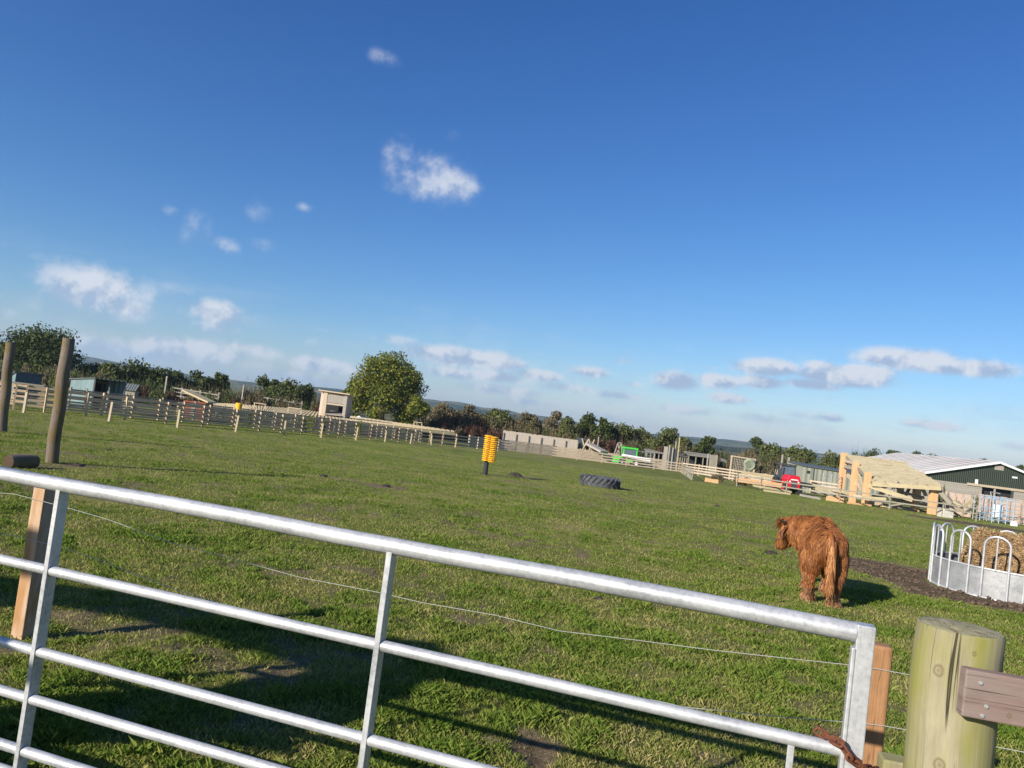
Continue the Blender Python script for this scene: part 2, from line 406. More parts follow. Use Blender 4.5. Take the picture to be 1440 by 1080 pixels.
# finer angles in front (towards +Y)
t = np.linspace(-1, 1, na+1)[:-1]
ang = math.pi/2 + np.pi*(0.32*t+0.68*np.sign(t)*np.abs(t)**3)
RR, AA = np.meshgrid(rad, ang, indexing='ij')
X = RR*np.cos(AA); Yg = RR*np.sin(AA)
Z = heightv(X.ravel(), Yg.ravel())
V = np.stack([X.ravel(), Yg.ravel(), Z], 1)
V = np.vstack([V, [[0, 0, 0]]])
i, j = np.meshgrid(np.arange(nr-1), np.arange(na), indexing='ij'); j2 = (j+1) % na
F = np.stack([(i*na+j), ((i+1)*na+j), ((i+1)*na+j2), (i*na+j2)], -1).reshape(-1, 4)
Dm = np.append(dirt(X.ravel(), Yg.ravel()), 0)
def ground_mat():
    m, nt, b = newmat('field_grass_ground'); tc = texco(nt); at = nt.nodes.new('ShaderNodeAttribute'); at.attribute_name = 'dirt'
    P_ = tc.outputs['Object']
    big = noise(nt, P_, .09, 4, .6); mid = noise(nt, P_, .7, 5, .65); fine = noise(nt, P_, 22, 5, .7); vf = noise(nt, P_, 90, 3, .7)
    f = mathn(nt, 'ADD', mathn(nt, 'ADD', mathn(nt, 'MULTIPLY', big, .25), mathn(nt, 'MULTIPLY', mid, .40)), mathn(nt, 'MULTIPLY', fine, .35))
    g = ramp(nt, f, [(.38, (.075, .11, .018)), (.46, (.145, .17, .034)), (.53, (.215, .215, .06)), (.61, (.31, .26, .11))])
    far = nt.nodes.new('ShaderNodeSeparateXYZ'); L(nt, P_, far.inputs[0])
    dcol = ramp(nt, mathn(nt, 'ADD', mathn(nt, 'MULTIPLY', fine, .6), mathn(nt, 'MULTIPLY', vf, .4)), [(.34, (.10, .070, .036)), (.5, (.20, .155, .085)), (.66, (.34, .275, .17))])
    # real ground seen between the blades near the camera is browner
    dm = mathn(nt, 'ADD', at.outputs['Fac'], mathn(nt, 'MULTIPLY', mathn(nt, 'SUBTRACT', fine, .5), .8))
    dmr = ramp(nt, dm, [(.25, (0, 0, 0)), (.60, (1, 1, 1))])
    c = mix(nt, dmr, g, dcol)
    hv = ramp(nt, at.outputs['Fac'], [(.80, (0, 0, 0)), (.97, (1, 1, 1))])
    c = mix(nt, mathn(nt, 'MULTIPLY', hv, .75), c, ramp(nt, mathn(nt, 'ADD', mathn(nt, 'MULTIPLY', fine, .6), mathn(nt, 'MULTIPLY', vf, .4)), [(.36, (.05, .032, .018)), (.64, (.19, .13, .085))]))
    # beyond the paddock the land turns to rough brown-green ground and fields
    fr = nt.nodes.new('ShaderNodeMapRange'); L(nt, far.outputs[1], fr.inputs[0]); fr.inputs[1].default_value = 95; fr.inputs[2].default_value = 140
    fld = ramp(nt, noise(nt, P_, .004, 3, .6), [(.40, (.06, .085, .03)), (.5, (.15, .13, .07)), (.6, (.07, .10, .035))])
    c = mix(nt, fr.outputs[0], c, fld)
    L(nt, c, b.inputs['Base Color']); b.inputs['Roughness'].default_value = .95; b.inputs['Specular IOR Level'].default_value = .1
    h = mathn(nt, 'ADD', mathn(nt, 'MULTIPLY', fine, 1.0), mathn(nt, 'MULTIPLY', vf, .4))
    bump(nt, h, .9, .06, b)
    return m
M['ground'] = ground_mat()
Fc = np.stack([np.full(na, nr*na), np.arange(na), (np.arange(na)+1) % na], 1)
me = bpy.data.meshes.new('ground')
nv = len(V); me.vertices.add(nv); me.vertices.foreach_set('co', V.astype(np.float32).ravel())
nl = len(F)*4+len(Fc)*3
me.loops.add(nl); me.loops.foreach_set('vertex_index', np.concatenate([F.ravel(), Fc.ravel()]).astype(np.int32))
me.polygons.add(len(F)+len(Fc))
me.polygons.foreach_set('loop_start', np.concatenate([np.arange(0, len(F)*4, 4), len(F)*4+np.arange(0, len(Fc)*3, 3)]).astype(np.int32))
me.polygons.foreach_set('loop_total', np.concatenate([np.full(len(F), 4), np.full(len(Fc), 3)]).astype(np.int32))
me.polygons.foreach_set('use_smooth', np.ones(len(F)+len(Fc), dtype=bool))
me.update(calc_edges=True)
at = me.attributes.new('dirt', 'FLOAT', 'POINT'); at.data.foreach_set('value', Dm.astype(np.float32))
me.materials.append(M['ground'])
go = bpy.data.objects.new('ground', me); COL.objects.link(go); tag(go, kind='structure')

# ------------------------------------------------------------------ grass blades
rs = np.random.RandomState(3)
def grass_blades():
    n = 1700000
    y = 1.3*np.exp(rs.rand(n)*math.log(62/1.3))
    x = (rs.rand(n)*2-1)*.86*y + .02*y
    d = dirt(x, y)
    tuft = fbm(x*1.6, y*1.6, 41, 3)*.55+fbm(x*6, y*6, 43, 2)*.45
    keep = rs.rand(n) < np.clip(1.04-1.25*d, .02, 1)*np.clip(.40+1.6*(tuft-.3), .22, 1)
    x, y, d, tuft = x[keep], y[keep], d[keep], tuft[keep]; n = len(x)
    z = heightv(x, y)
    hgt = (.013+.021*rs.rand(n)+.075*np.clip(tuft-.52, 0, 1)*2.2)*(1-.55*d)
    hgt *= np.where(rs.rand(n) < .03, 1.6, 1)
    wid = .0023*np.power(np.maximum(y, 2.5)/3, .82)*(.7+.6*rs.rand(n))
    a = rs.rand(n)*2*np.pi; lean = (.25+.95*rs.rand(n))*hgt
    la = rs.rand(n)*2*np.pi
    dx, dy = np.cos(a)*wid/2, np.sin(a)*wid/2
    lx, ly = np.cos(la)*lean, np.sin(la)*lean
    V = np.empty((n, 4, 3))
    V[:, 0] = np.stack([x-dx, y-dy, z-.01], 1); V[:, 1] = np.stack([x+dx, y+dy, z-.01], 1)
    V[:, 2] = np.stack([x+lx*.45+dx*.7, y+ly*.45+dy*.7, z+hgt*.65], 1)
    V[:, 3] = np.stack([x+lx, y+ly, z+hgt], 1)
    F = np.arange(n)[:, None]*4+np.array([[0, 1, 2, 3]])
    r = np.repeat(np.clip(rs.rand(n)*.55+.45*sstep(.35, .65, tuft)-.25*d, 0, 1), 4)
    return npmesh('grass', V.reshape(-1, 3), F, M['grass'], attrs={'rnd': r}, n=4)
def grass_mat():
    m, nt, b = newmat('grass_blade'); tc = texco(nt)
    at = nt.nodes.new('ShaderNodeAttribute'); at.attribute_name = 'rnd'
    n = noise(nt, tc.outputs['Object'], .8, 4, .6); big = noise(nt, tc.outputs['Object'], .12, 2, .5)
    f = mathn(nt, 'ADD', mathn(nt, 'MULTIPLY', at.outputs['Fac'], .55), mathn(nt, 'ADD', mathn(nt, 'MULTIPLY', mathn(nt, 'SUBTRACT', n, .18), .50), mathn(nt, 'MULTIPLY', big, .13)))
    c = ramp(nt, f, [(.17, (.47, .37, .18)), (.30, (.36, .32, .115)), (.45, (.25, .275, .062)), (.62, (.155, .225, .032)), (.8, (.080, .15, .016))])
    L(nt, c, b.inputs['Base Color']); b.inputs['Roughness'].default_value = .7; b.inputs['Specular IOR Level'].default_value = .12
    tr = nt.nodes.new('ShaderNodeBsdfTranslucent'); L(nt, c, tr.inputs[0])
    ms = nt.nodes.new('ShaderNodeMixShader'); ms.inputs[0].default_value = .3
    L(nt, b.outputs[0], ms.inputs[1]); L(nt, tr.outputs[0], ms.inputs[2]); L(nt, ms.outputs[0], nt.nodes['Material Output'].inputs[0])
    return m
M['grass'] = grass_mat()
gr = grass_blades(); tag(gr, 'short grazed green grass covering the paddock', 'grass', kind='stuff')

# clods of mud round the feeder, one loose mass
def clods():
    n = 7000; x = rs.uniform(4.8, 13, n); y = rs.uniform(11.2, 17, n); d = dirt(x, y); k = d > .75
    x, y = x[k], y[k]; n = len(x); z = heightv(x, y)
    s = .009+.045*rs.rand(n)**4
    base = np.array([[1, 0, 0], [0, 1, 0], [-1, 0, 0], [0, -1, 0], [0, 0, 1], [0, 0, -1]], float)
    V = base[None]*s[:, None, None]*(.6+.8*rs.rand(n, 6, 1))*np.array([1, 1, .7])
    a = rs.rand(n)*6.28; ca, sa = np.cos(a)[:, None], np.sin(a)[:, None]
    vx = V[:, :, 0]*ca-V[:, :, 1]*sa; vy = V[:, :, 0]*sa+V[:, :, 1]*ca
    V = np.stack([vx+x[:, None], vy+y[:, None], V[:, :, 2]+z[:, None]+s[:, None]*.2], -1)
    f = np.array([[0, 1, 4], [1, 2, 4], [2, 3, 4], [3, 0, 4], [1, 0, 5], [2, 1, 5], [3, 2, 5], [0, 3, 5]])
    F = (np.arange(n)[:, None, None]*6+f[None]).reshape(-1, 3)
    return npmesh('mud_clods', V.reshape(-1, 3), F, plain('mud', (.10, .066, .042), .95, 0, .4, 8, .01), smooth=False)
tag(clods(), 'trampled lumps of brown mud round the hay feeder', 'mud', kind='stuff')

# ------------------------------------------------------------------ metal gate
def hit_z(px, py, z):
    d = ray(px, py); return CAM + d*((z-EYE)/d.z)
gA = hit_z(0, 665, 1.25); gB = hit_z(1200, 887, 1.25)
gd = (gB-gA); gd.z = 0; gd.normalize(); gn = Vector((gd.y, -gd.x, 0))      # gn faces the camera
def gate_pt(px, py):
    d = ray(px, py); t = (gA-CAM).dot(gn)/d.dot(gn); return CAM+d*t
def gate_s(px, py): return (gate_pt(px, py)-gA).dot(gd)
def gp(s, z, off=0): p = gA+gd*s+gn*off; return Vector((p.x, p.y, z))
s1 = gate_s(80, 740); s2 = gate_s(541, 850); s3 = gate_s(1209, 960)
zr = []
for pts in ([(70, 800), (360, 864), (530, 908), (1190, 1062)], [(55, 916), (360, 998), (505, 1037)], [(47, 987), (360, 1071)], [(30, 1055)]):
    zr.append(sum(gate_pt(*p).z for p in pts)/len(pts))
print('gate rails', zr, 's', s1, s2, s3)
gate = thing('metal_gate', 'galvanised tubular steel field gate crossing the foreground', 'gate', gp(s3, 0))
sL = s1-1.35
gate_zs = [1.25]+zr+[max(.06, zr[-1]-.15)]
o = MB().tube([gp(sL+(s3-.026-sL)*k/10, 1.25+.003*math.sin(k*1.7)) for k in range(11)], .030, 24).build('top_rail', M['galv'], gate, True)
for k, z in enumerate(gate_zs[1:]):
    b = MB().tube([gp(sL, z), gp(s1, z), gp(s2, z), gp(s3, z)], .0205, 20)
    b.build('rail', M['galv'], gate, True)
for s_, w, dp in ((s1, .022, .052), (s2, .022, .050), (sL, .05, .05)):
    MB().beam(gp(s_, -.02, -.002), gp(s_, 1.232, -.002), w, dp, up=gn).build('stile', M['galv'], gate, bevel=.002)
st = MB(); st.beam(gp(s3, -.02), gp(s3, 1.275), .052, .052, up=gn); st.beam(gp(s3-.030, -.02, .012), gp(s3-.030, 1.205, .012), .012, .036, up=gn)
st.build('closing_stile', M['galv'], gate, bevel=.003)
sb = gate_s(1110, 1070)
MB().beam(gp(sb, gate_zs[2], .004), gp(sb, gate_zs[1]-.012, .004), .02, .012, up=gn).build('brace', M['galv'], gate, bevel=.002)

# rusty chain looped round the closing stile
def torus_link(b, c, ax, n, L_=.034, W=.020, r=.0045):
    ax = ax.normalized(); sd = n.normalized(); pts = []
    for k in range(17):
        t = 2*math.pi*k/16
        p = c + ax*(math.cos(t)*W/2 + (L_/2 if math.cos(t) > 0 else -L_/2)) + sd*math.sin(t)*W/2
        pts.append(p)
    b.tube(pts, r, 8, caps=False)
def chain_px(pts_px, depth):
    ps = [P(x, y, d) for (x, y), d in zip(pts_px, depth)]
    out = []
    for a, b_ in zip(ps, ps[1:]):
        n = max(1, round((b_-a).length/.036))
        for k in range(n): out.append((a.lerp(b_, (k+.5)/n), b_-a))
    return out
dS = gp(s3, .8).y
ch = chain_px([(1150, 1028), (1182, 1046), (1196, 1066), (1215, 1080), (1236, 1084), (1250, 1110)], [dS+.05, dS-.045, dS-.06, dS-.05, dS+.02, dS+.2])
b = MB()
for k, (c, a) in enumerate(ch): torus_link(b, c, a, Vector((.2, -.9, .45)) if k % 2 else Vector((.6, .3, .9)))
c0 = ch[0][0]
tag(b.build('chain', M['rust'], None, True, loc=c0), 'rusty brown chain wrapped round the closing end of the steel gate', 'chain')

# ------------------------------------------------------------------ wire fence behind the gate
wl = G(26, 896); wl_y = wl.y; wl_x = XG(26, wl_y)
wr_y = 3.72; wr_x = XG(1208, wr_y)
wf = thing('wire_fence', 'slack two strand wire fence on square brown posts just behind the gate', 'fence', (wr_x, wr_y, gz(0, wr_y)))
wl_c = Vector((wl_x+.03, wl_y, 0))
MB().beam((wl_x+.03, wl_y, -.4), (wl_x+.03, wl_y, .955), .105, .105, up=(.34, .94, 0)).build('post', M['tanpost'], wf, bevel=.006)
zt = ZP(1230, 905, wr_y)
bb = MB().beam((wr_x, wr_y, -.4), (wr_x, wr_y, zt), .10, .095, up=(.35, .94, 0)); bb.build('post', M['brownpost'], wf, bevel=.012)
def wire(pxs, wfparent, r=.0016, zfix=None):
    pts = []
    for k, (px, py) in enumerate(pxs):
        # plane through the two posts
        A = Vector((wl_x, wl_y, 0)); D = Vector((wr_x-wl_x, wr_y-wl_y, 0)).normalized(); n = Vector((D.y, -D.x, 0))
        d = ray(px, py); t = (A-CAM).dot(n)/d.dot(n); pts.append(CAM+d*t+n*.055)
    MB().tube(pts, r, 6).build('wire', M['wire'], wfparent, True)
wire([(-60, 688), (30, 694), (100, 712), (160, 729), (250, 762), (330, 783), (430, 810), (530, 829), (600, 845), (700, 862), (790, 884), (900, 897), (1000, 910), (1100, 921), (1195, 931), (1235, 937), (1290, 947), (1380, 962), (1480, 985)], wf)
wire([(-60, 742), (30, 752), (95, 768), (150, 786), (200, 806), (250, 825), (400, 872), (600, 925), (800, 957), (850, 966), (940, 984), (960, 989), (1050, 998), (1100, 1003), (1190, 1010), (1240, 1015), (1300, 1026), (1480, 1060)], wf)

# ------------------------------------------------------------------ round post with board (right)
ry = 2.0; rx = XG(1350.5, ry, 1.36); rtop = ZP(1350, 882, ry)
hf = thing('post_and_board_fence', 'thick round lichen covered post carrying a weathered purple brown board', 'fence', (rx, ry, 0))
b = MB()
n = 40; H = rtop+.5
prof = []
for k in range(33):
    z = -.5+H*k/32
    prof.append((rx+.004*math.sin(k*.6), ry+.003*math.cos(k*.8), z))
# slightly weather-bevelled round post
b.tube(prof[:-1]+[(prof[-1][0], prof[-1][1], rtop-.004), (prof[-1][0], prof[-1][1], rtop)], [.1005+.0012*math.sin(k*.9) for k in range(32)]+[.0995, .0955], n, capm=1)
b.build('post', [M['roundpost'], M['endgrain']], hf, True)
kp = []
for (kx, ky, kr) in ((1320, 943, .014), (1321, 1076, .015), (1371, 920, .006)):
    dv_ = ray(kx, ky); o2 = Vector((rx, ry)); A2 = dv_.x**2+dv_.y**2; B2 = -2*(dv_.x*rx+dv_.y*ry); C2 = rx*rx+ry*ry-.1005**2; tt_ = (-B2-math.sqrt(max(0, B2*B2-4*A2*C2)))/(2*A2)
    q_ = CAM+dv_*tt_; kp.append(((q_.x-rx, q_.y-ry, q_.z), kr))
add_knots(M['roundpost'], kp)
q0 = P(1351, 971.5, ry-.115); dB = Vector((.985, -.17, -.012)).normalized()
zt_ = ZP(1351, 938, ry-.12); zb_ = ZP(1351, 1005, ry-.12)
q0.z = (zt_+zb_)/2
MB().beam(q0, q0+dB*2.2, .036, zt_-zb_, up=(0, 0, 1)).build('board', M['board'], hf, bevel=.004)
add_knots(M['board'], [((q0.x-rx+dB.x*.16, q0.y-ry+dB.y*.16-.018, q0.z+.01), .010), ((q0.x-rx+dB.x*.10, q0.y-ry+dB.y*.10-.018, q0.z-.035), .006)])
for dz, ds in ((.03, .03), (-.022, .047), (-.045, .04)):
    c = q0+dB*ds+Vector((0, -.019, dz)); MB().tube([c, c+Vector((0, -.004, 0))], .0045, 10).build('nail', M['galv'], hf, True)
tp = ZP(1262, 1066, 2.35)
so = MB().beam((XG(1262, 2.35, tp), 2.35, -.2), (XG(1262, 2.35, tp), 2.35, tp), .095, .07, up=(.2, .98, 0)).build('timber_stub', M['roundpost'], None, bevel=.006, loc=(XG(1262, 2.35, tp), 2.35, 0))
tag(so, 'short pale green timber stub between the gate and the round post', 'post')

# ------------------------------------------------------------------ tall poles and log, left
def pole(pxb, pyb, pxt, pyt, wpx, label):
    g = G(pxb, pyb); y = g.y; zt = ZP(pxt, pyt, y); xt = P(pxt, pyt, y).x; r = wpx*y/FPX/2*.82
    b = MB(); pts = []; rr = []
    for k in range(15):
        t = k/14; z = gz(0, y)-.3+(zt-gz(0, y)+.3)*t
        pts.append((g.x+(xt-g.x)*t+.008*math.sin(k*1.1), y+.008*math.cos(k*.9), z)); rr.append(r*(1.02-.06*t+.012*math.sin(k*2.1)))
    b.tube(pts, rr, 20)
    tag(b.build('wooden_pole', M['greypost'], None, True, loc=(g.x, y, gz(0, y))), label, 'pole', 'tall bare poles in the grass')
pole(72.5, 651, 96.5, 476, 20, 'tall grey wooden pole by the log, right one of the pair')
pole(2.5, 607, 15, 482, 16, 'tall grey wooden pole at the left edge of the photo, farther one of the pair')
lg = G(20, 657); 
b = MB(); la = Vector((.62, .78, 0)); c = Vector((lg.x+.02, lg.y+.1, gz(0, lg.y)+.10))
la = Vector((.35, .94, 0)).normalized()
b.tube([c-la*.22+Vector((0, 0, .0)), c-la*.1, c+la*.15, c+la*.32], [.135, .145, .14, .13], 18, capm=1)
tag(b.build('log', [M['greypost'], M['darkend']], None, True, loc=c), 'short cut grey log lying in the grass beside the tall poles', 'log')

# ------------------------------------------------------------------ cow brush
bg = G(682, 668); by = bg.y; bx = bg.x; bz = gz(0, by)
br = thing('scratching_brush', 'upright yellow bristle cow scratching brush on a black post in the field', 'brush', (bx, by, bz))
k_ = by/FPX
MB().tube([(bx, by, bz-.1), (bx, by, bz+.60)], .10, 20).build('post', M['black'], br, True)
MB().tube([(bx, by, bz+.58), (bx, by, bz+1.66)], .055, 14).build('core', M['black'], br, True)
for sx, zoff in ((-.035, .05), (.185, .02)):
    b = MB(); z0 = bz+.54+zoff; nl_ = 13; dz = 1.10/nl_
    for q in range(nl_):
        zc = z0+dz*(q+.5); n_ = 26; base_ = len(b.v)
        for ring_r, zz in ((.05, -.30), (.165, -.44), (.185, -.12), (.18, .12), (.12, .30), (.05, .34)):
            for k in range(n_):
                rr = ring_r*(1+rnd.uniform(-.07, .09)) if ring_r > .1 else ring_r
                t_ = 2*math.pi*k/n_
                b.v.append(Vector((bx+sx+rr*math.cos(t_), by-.03+rr*math.sin(t_), zc+zz*dz+rnd.uniform(-.004, .004))))
        for i_ in range(5):
            for k in range(n_):
                k2 = (k+1) % n_
                b.face((base_+i_*n_+k, base_+i_*n_+k2, base_+(i_+1)*n_+k2, base_+(i_+1)*n_+k), ((0, 0), (1, 0), (1, 1), (0, 1)))
    b.build('bristle_roll', M['yellow'], br)

# ------------------------------------------------------------------ tractor tyre lying flat
tg = G(842, 686); ty = tg.y+.85; tx = XG(843, ty); tz = gz(0, ty)
ty_ = thing('tractor_tyre', 'large worn grey tractor tyre lying flat in the grass', 'tyre', (tx, ty, tz))
R_ = 27.5*ty/FPX*1.02; W_ = .50
b = MB(); b.lathe((tx, ty, tz-.03), [(R_*.58, .06), (R_*.72, .0), (R_*.86, .02), (R_*.95, .07), (R_*.965, .18), (R_*.97, W_/2), (R_*.965, W_-.18), (R_*.95, W_-.07), (R_*.86, W_-.01), (R_*.70, W_), (R_*.60, W_-.05), (R_*.60, W_-.12), (R_*.80, W_-.12), (R_*.82, W_/2), (R_*.80, .12), (R_*.58, .1), (R_*.58, .06)], 64)
b.build('casing', M['rubber'], ty_, True)
b = MB()
for k in range(22):
    for up_, zA, zB in ((1, W_/2-.02, W_-.01), (0, W_/2+.02, .01)):
        a0 = 2*math.pi*(k+(.5 if up_ else 0))/22; da = .24
        prev = None
        for q in range(4):
            u0, u1 = q/3.0, 0
            a = a0+da*u0; z = tz-.03+zA+(zB-zA)*u0; p = Vector((tx+R_*.985*math.cos(a), ty+R_*.985*math.sin(a), z))
            if prev is not None: b.beam(prev, p, .055, .06, up=(math.cos(a), math.sin(a), 0))
            prev = p
b.build('tread_lugs', M['rubber'], ty_)

# ------------------------------------------------------------------ ring feeder with straw
fc = Vector((XG(1418, 14.55), 14.55, gz(0, 14.55))); FR = 1.30
fd = thing('ring_feeder', 'round galvanised cattle feeder with hooped bars and a sheeted skirt', 'feeder', fc)
b = MB(); b.lathe(fc+Vector((0, 0, 0)), [(FR, -.02), (FR, .50), (FR-.006, .50), (FR-.006, -.02), (FR, -.02)], 96)
b.build('skirt', M['galv2'], fd, True)
def ringtube(z, r, rad): return [(fc.x+rad*math.cos(2*math.pi*k/64), fc.y+rad*math.sin(2*math.pi*k/64), fc.z+z) for k in range(65)]
MB().tube(ringtube(.51, 0, FR+.004), .018, 8, caps=False).build('ring_rail', M['galv'], fd, True)
MB().tube(ringtube(.0, 0, FR+.004), .02, 8, caps=False).build('ring_rail', M['galv'], fd, True)
NH = 13
for k in range(NH):
    a = 2*math.pi*(k+.18)/NH; hw = 2*math.pi/NH*.315
    pts = []
    def rp(t, z, rr=FR+.022): return Vector((fc.x+rr*math.cos(t), fc.y+rr*math.sin(t), fc.z+z))
    ht = .93; ra = hw*FR
    pts += [rp(a-hw, -.03), rp(a-hw, .4), rp(a-hw, ht)]
    for q in range(1, 10):
        t_ = math.pi*q/10; pts.append(rp(a-hw*math.cos(t_), ht+ra*math.sin(t_)*.85))
    pts += [rp(a+hw, ht), rp(a+hw, .4), rp(a+hw, -.03)]
    h_ = MB().tube(pts, .021, 10).build('hoop', M['galv'], fd, True)
    MB().tube([rp(a, .5), rp(a, ht+ra*.85)], .013, 8).build('centre_bar', M['galv'], fd, True)
# straw heap: mound surface plus thousands of stalks
sc_ = fc+Vector((.22, .12, 0))
def straw():
    rg = np.random.RandomState(5)
    def mh(u, v):
        r = np.sqrt(u*u+v*v)
        return (1.02*(1-sstep(.70, 1.12, r)) + .02) + (fbm(u*3+5, v*3+9, 21, 3)-.5)*.16
    m = 60; rr = np.linspace(0, 1.2, m); tt = np.linspace(0, 2*np.pi, 73)[:-1]
    A, B = np.meshgrid(rr, tt, indexing='ij'); u = A*np.cos(B); v = A*np.sin(B)
    V = np.stack([u.ravel()+.0, v.ravel(), mh(u.ravel(), v.ravel())], 1)
    i, j = np.meshgrid(np.arange(m-1), np.arange(72), indexing='ij'); j2 = (j+1) % 72
    F = np.stack([i*72+j, (i+1)*72+j, (i+1)*72+j2, i*72+j2], -1).reshape(-1, 4)
    n = 42000; a = rg.rand(n)*6.283; q = np.sqrt(rg.rand(n))*1.17
    u = q*np.cos(a); v = q*np.sin(a); z = mh(u, v)+rg.rand(n)*.03
    d = rg.randn(n, 3)*np.array([1, 1, .55]); d /= np.linalg.norm(d, axis=1)[:, None]
    ln = .05+.11*rg.rand(n); c = np.stack([u, v, z], 1)
    w = np.cross(d, rg.randn(n, 3)); w /= np.linalg.norm(w, axis=1)[:, None]; w *= (.0025+.003*rg.rand(n))[:, None]
    e = d*ln[:, None]/2
    SV = np.stack([c-e-w, c+e-w, c+e+w, c-e+w], 1).reshape(-1, 3)
    SF = np.arange(n)[:, None]*4+np.array([[0, 1, 2, 3]])+len(V)
    r = np.concatenate([np.full(len(V), .35), np.repeat(rg.rand(n), 4)])
    o = npmesh('straw_bale', np.vstack([V, SV]), np.vstack([F, SF]), M['straw'], attrs={'rnd': r}, n=4)
    o.location = sc_; return o
m, nt, b_ = newmat('straw'); at_ = nt.nodes.new('ShaderNodeAttribute'); at_.attribute_name = 'rnd'
L(nt, ramp(nt, at_.outputs['Fac'], [(0, (.12, .07, .03)), (.4, (.27, .165, .075)), (.75, (.40, .265, .125)), (1, (.55, .40, .22))]), b_.inputs['Base Color']); b_.inputs['Roughness'].default_value = .8
M['straw'] = m
tag(straw(), 'heap of loose golden straw inside the round cattle feeder', 'straw')

# ------------------------------------------------------------------ cow-pats and clods in the field
def clod(px, py, w, label, cat, mat):
    g = G(px, py); s = w*g.y/FPX/2
    rg = random.Random(int(px)); b = MB(); b.lathe((g.x, g.y, gz(0, g.y)-.01), [(0.001, s*.42), (s*.35, s*.40), (s*.6, s*.30), (s*.85, s*.16), (s, -.02)], 20)
    for v in b.v:
        k = 1+rg.uniform(-.18, .18); v.x = g.x+(v.x-g.x)*k; v.y = g.y+(v.y-g.y)*k; v.z += rg.uniform(-.08, .08)*s
    tag(b.build('dung_pat', mat, None, True, loc=(g.x, g.y, gz(0, g.y))), label, cat, 'dark clods lying about the field')
M['dung'] = plain('dung', (.035, .026, .02), .9, 0, .4, 10, .01)
for px, py, w, lb in ((543, 684, 16, 'dark clod in a bare patch of grass left of the yellow brush'), (843, 843, 20, 'dark clod seen just above the gate top rail'),
                      (455, 670, 14, 'dark clod left of the bare patch in mid field'), (1008, 712, 10, 'small dark clod in the grass in front of the cut beams'),
                      (153, 633, 10, 'small dark clod in the grass right of the tall poles'), (1085, 779, 22, 'dark flat clod on the grass in front of the cow'),
                      (110, 656, 22, 'dark lump of turned soil at the foot of the nearer pole'), (725, 669, 20, 'dark clod beside the foot of the yellow brush')):
    clod(px, py, w, lb, 'clod', M['dung'])

# ------------------------------------------------------------------ highland cow
import bmesh
def ico(bm, c, r, sub=2):
    res = bmesh.ops.create_icosphere(bm, subdivisions=sub, radius=1)
    for v in res['verts']: v.co = Vector((v.co.x*r[0]+c[0], v.co.y*r[1]+c[1], v.co.z*r[2]+c[2]))
def capsule(bm, a, b, ra, rb):
    a = Vector(a); b = Vector(b); n = max(2, int((b-a).length/(min(ra, rb)*.35)))
    for k in range(n+1):
        t = k/n; r = ra+(rb-ra)*t; ico(bm, a.lerp(b, t), (r, r, r), 2)
def fuse(bm, voxel, smooth=6):
    me = bpy.data.meshes.new('tmp'); bm.to_mesh(me); o = bpy.data.objects.new('tmp', me); COL.objects.link(o)
    r = o.modifiers.new('r', 'REMESH'); r.mode = 'VOXEL'; r.voxel_size = voxel
    s_ = o.modifiers.new('s', 'SMOOTH'); s_.iterations = smooth; s_.factor = .5
    bpy.context.view_layer.update(); dg = bpy.context.evaluated_depsgraph_get()
    out = bpy.data.meshes.new_from_object(o.evaluated_get(dg)); bpy.data.objects.remove(o); return out
HX_, HY_ = 4.60, 10.72; hz_ = gz(0, HY_)
hd = Vector((.33, .944, 0)).normalized(); ang_ = math.atan2(hd.y, hd.x)
bm = bmesh.new()
E = lambda c, r: ico(bm, c, r, 3)
E((.50, 0, .75), (.66, .29, .285)); E((.03, 0, .80), (.30, .27, .25)); E((.50, 0, .67), (.48, .25, .18))
E((1.0, 0, .77), (.30, .275, .31)); E((.98, 0, .98), (.27, .14, .13)); E((.40, 0, .93), (.60, .17, .11)); E((-.10, 0, .90), (.17, .15, .13))
for s_ in (-1, 1):
    E((.02, .15*s_, .62), (.20, .145, .27)); E((1.0, .16*s_, .60), (.17, .12, .24))
    hx = .05 if s_ > 0 else -.06
    capsule(bm, (.02+hx, .175*s_, .52), (-.13+hx, .165*s_, .34), .115, .072)
    capsule(bm, (-.13+hx, .165*s_, .34), (-.07+hx, .165*s_, .10), .068, .058)
    capsule(bm, (-.07+hx, .165*s_, .09), (-.03+hx, .165*s_, .045), .062, .068)
    fx = .02 if s_ > 0 else .12
    capsule(bm, (1.0+fx, .145*s_, .50), (1.03+fx, .135*s_, .28), .095, .058)
    capsule(bm, (1.03+fx, .135*s_, .28), (1.01+fx, .135*s_, .05), .062, .062)
capsule(bm, (1.06, .04, .86), (1.20, .30, .86), .24, .20)          # neck bends to the left
capsule(bm, (1.04, .04, .66), (1.18, .28, .72), .16, .13)             # brisket/throat
capsule(bm, (1.22, .39, .84), (1.27, .47, .73), .150, .130)          # skull
capsule(bm, (1.27, .47, .73), (1.31, .54, .60), .12, .092)         # muzzle
E((1.32, .56, .575), (.085, .085, .065)); E((1.21, .39, .955), (.13, .13, .075))
cow = thing('highland_cow', 'shaggy rust brown highland cow standing in the paddock seen from behind', 'cow', (HX_, HY_, hz_))
cow.rotation_euler = (0, 0, ang_)
cme = fuse(bm, .022, 5); cme.name = 'body'; bm.free()
for p in cme.polygons: p.use_smooth = True
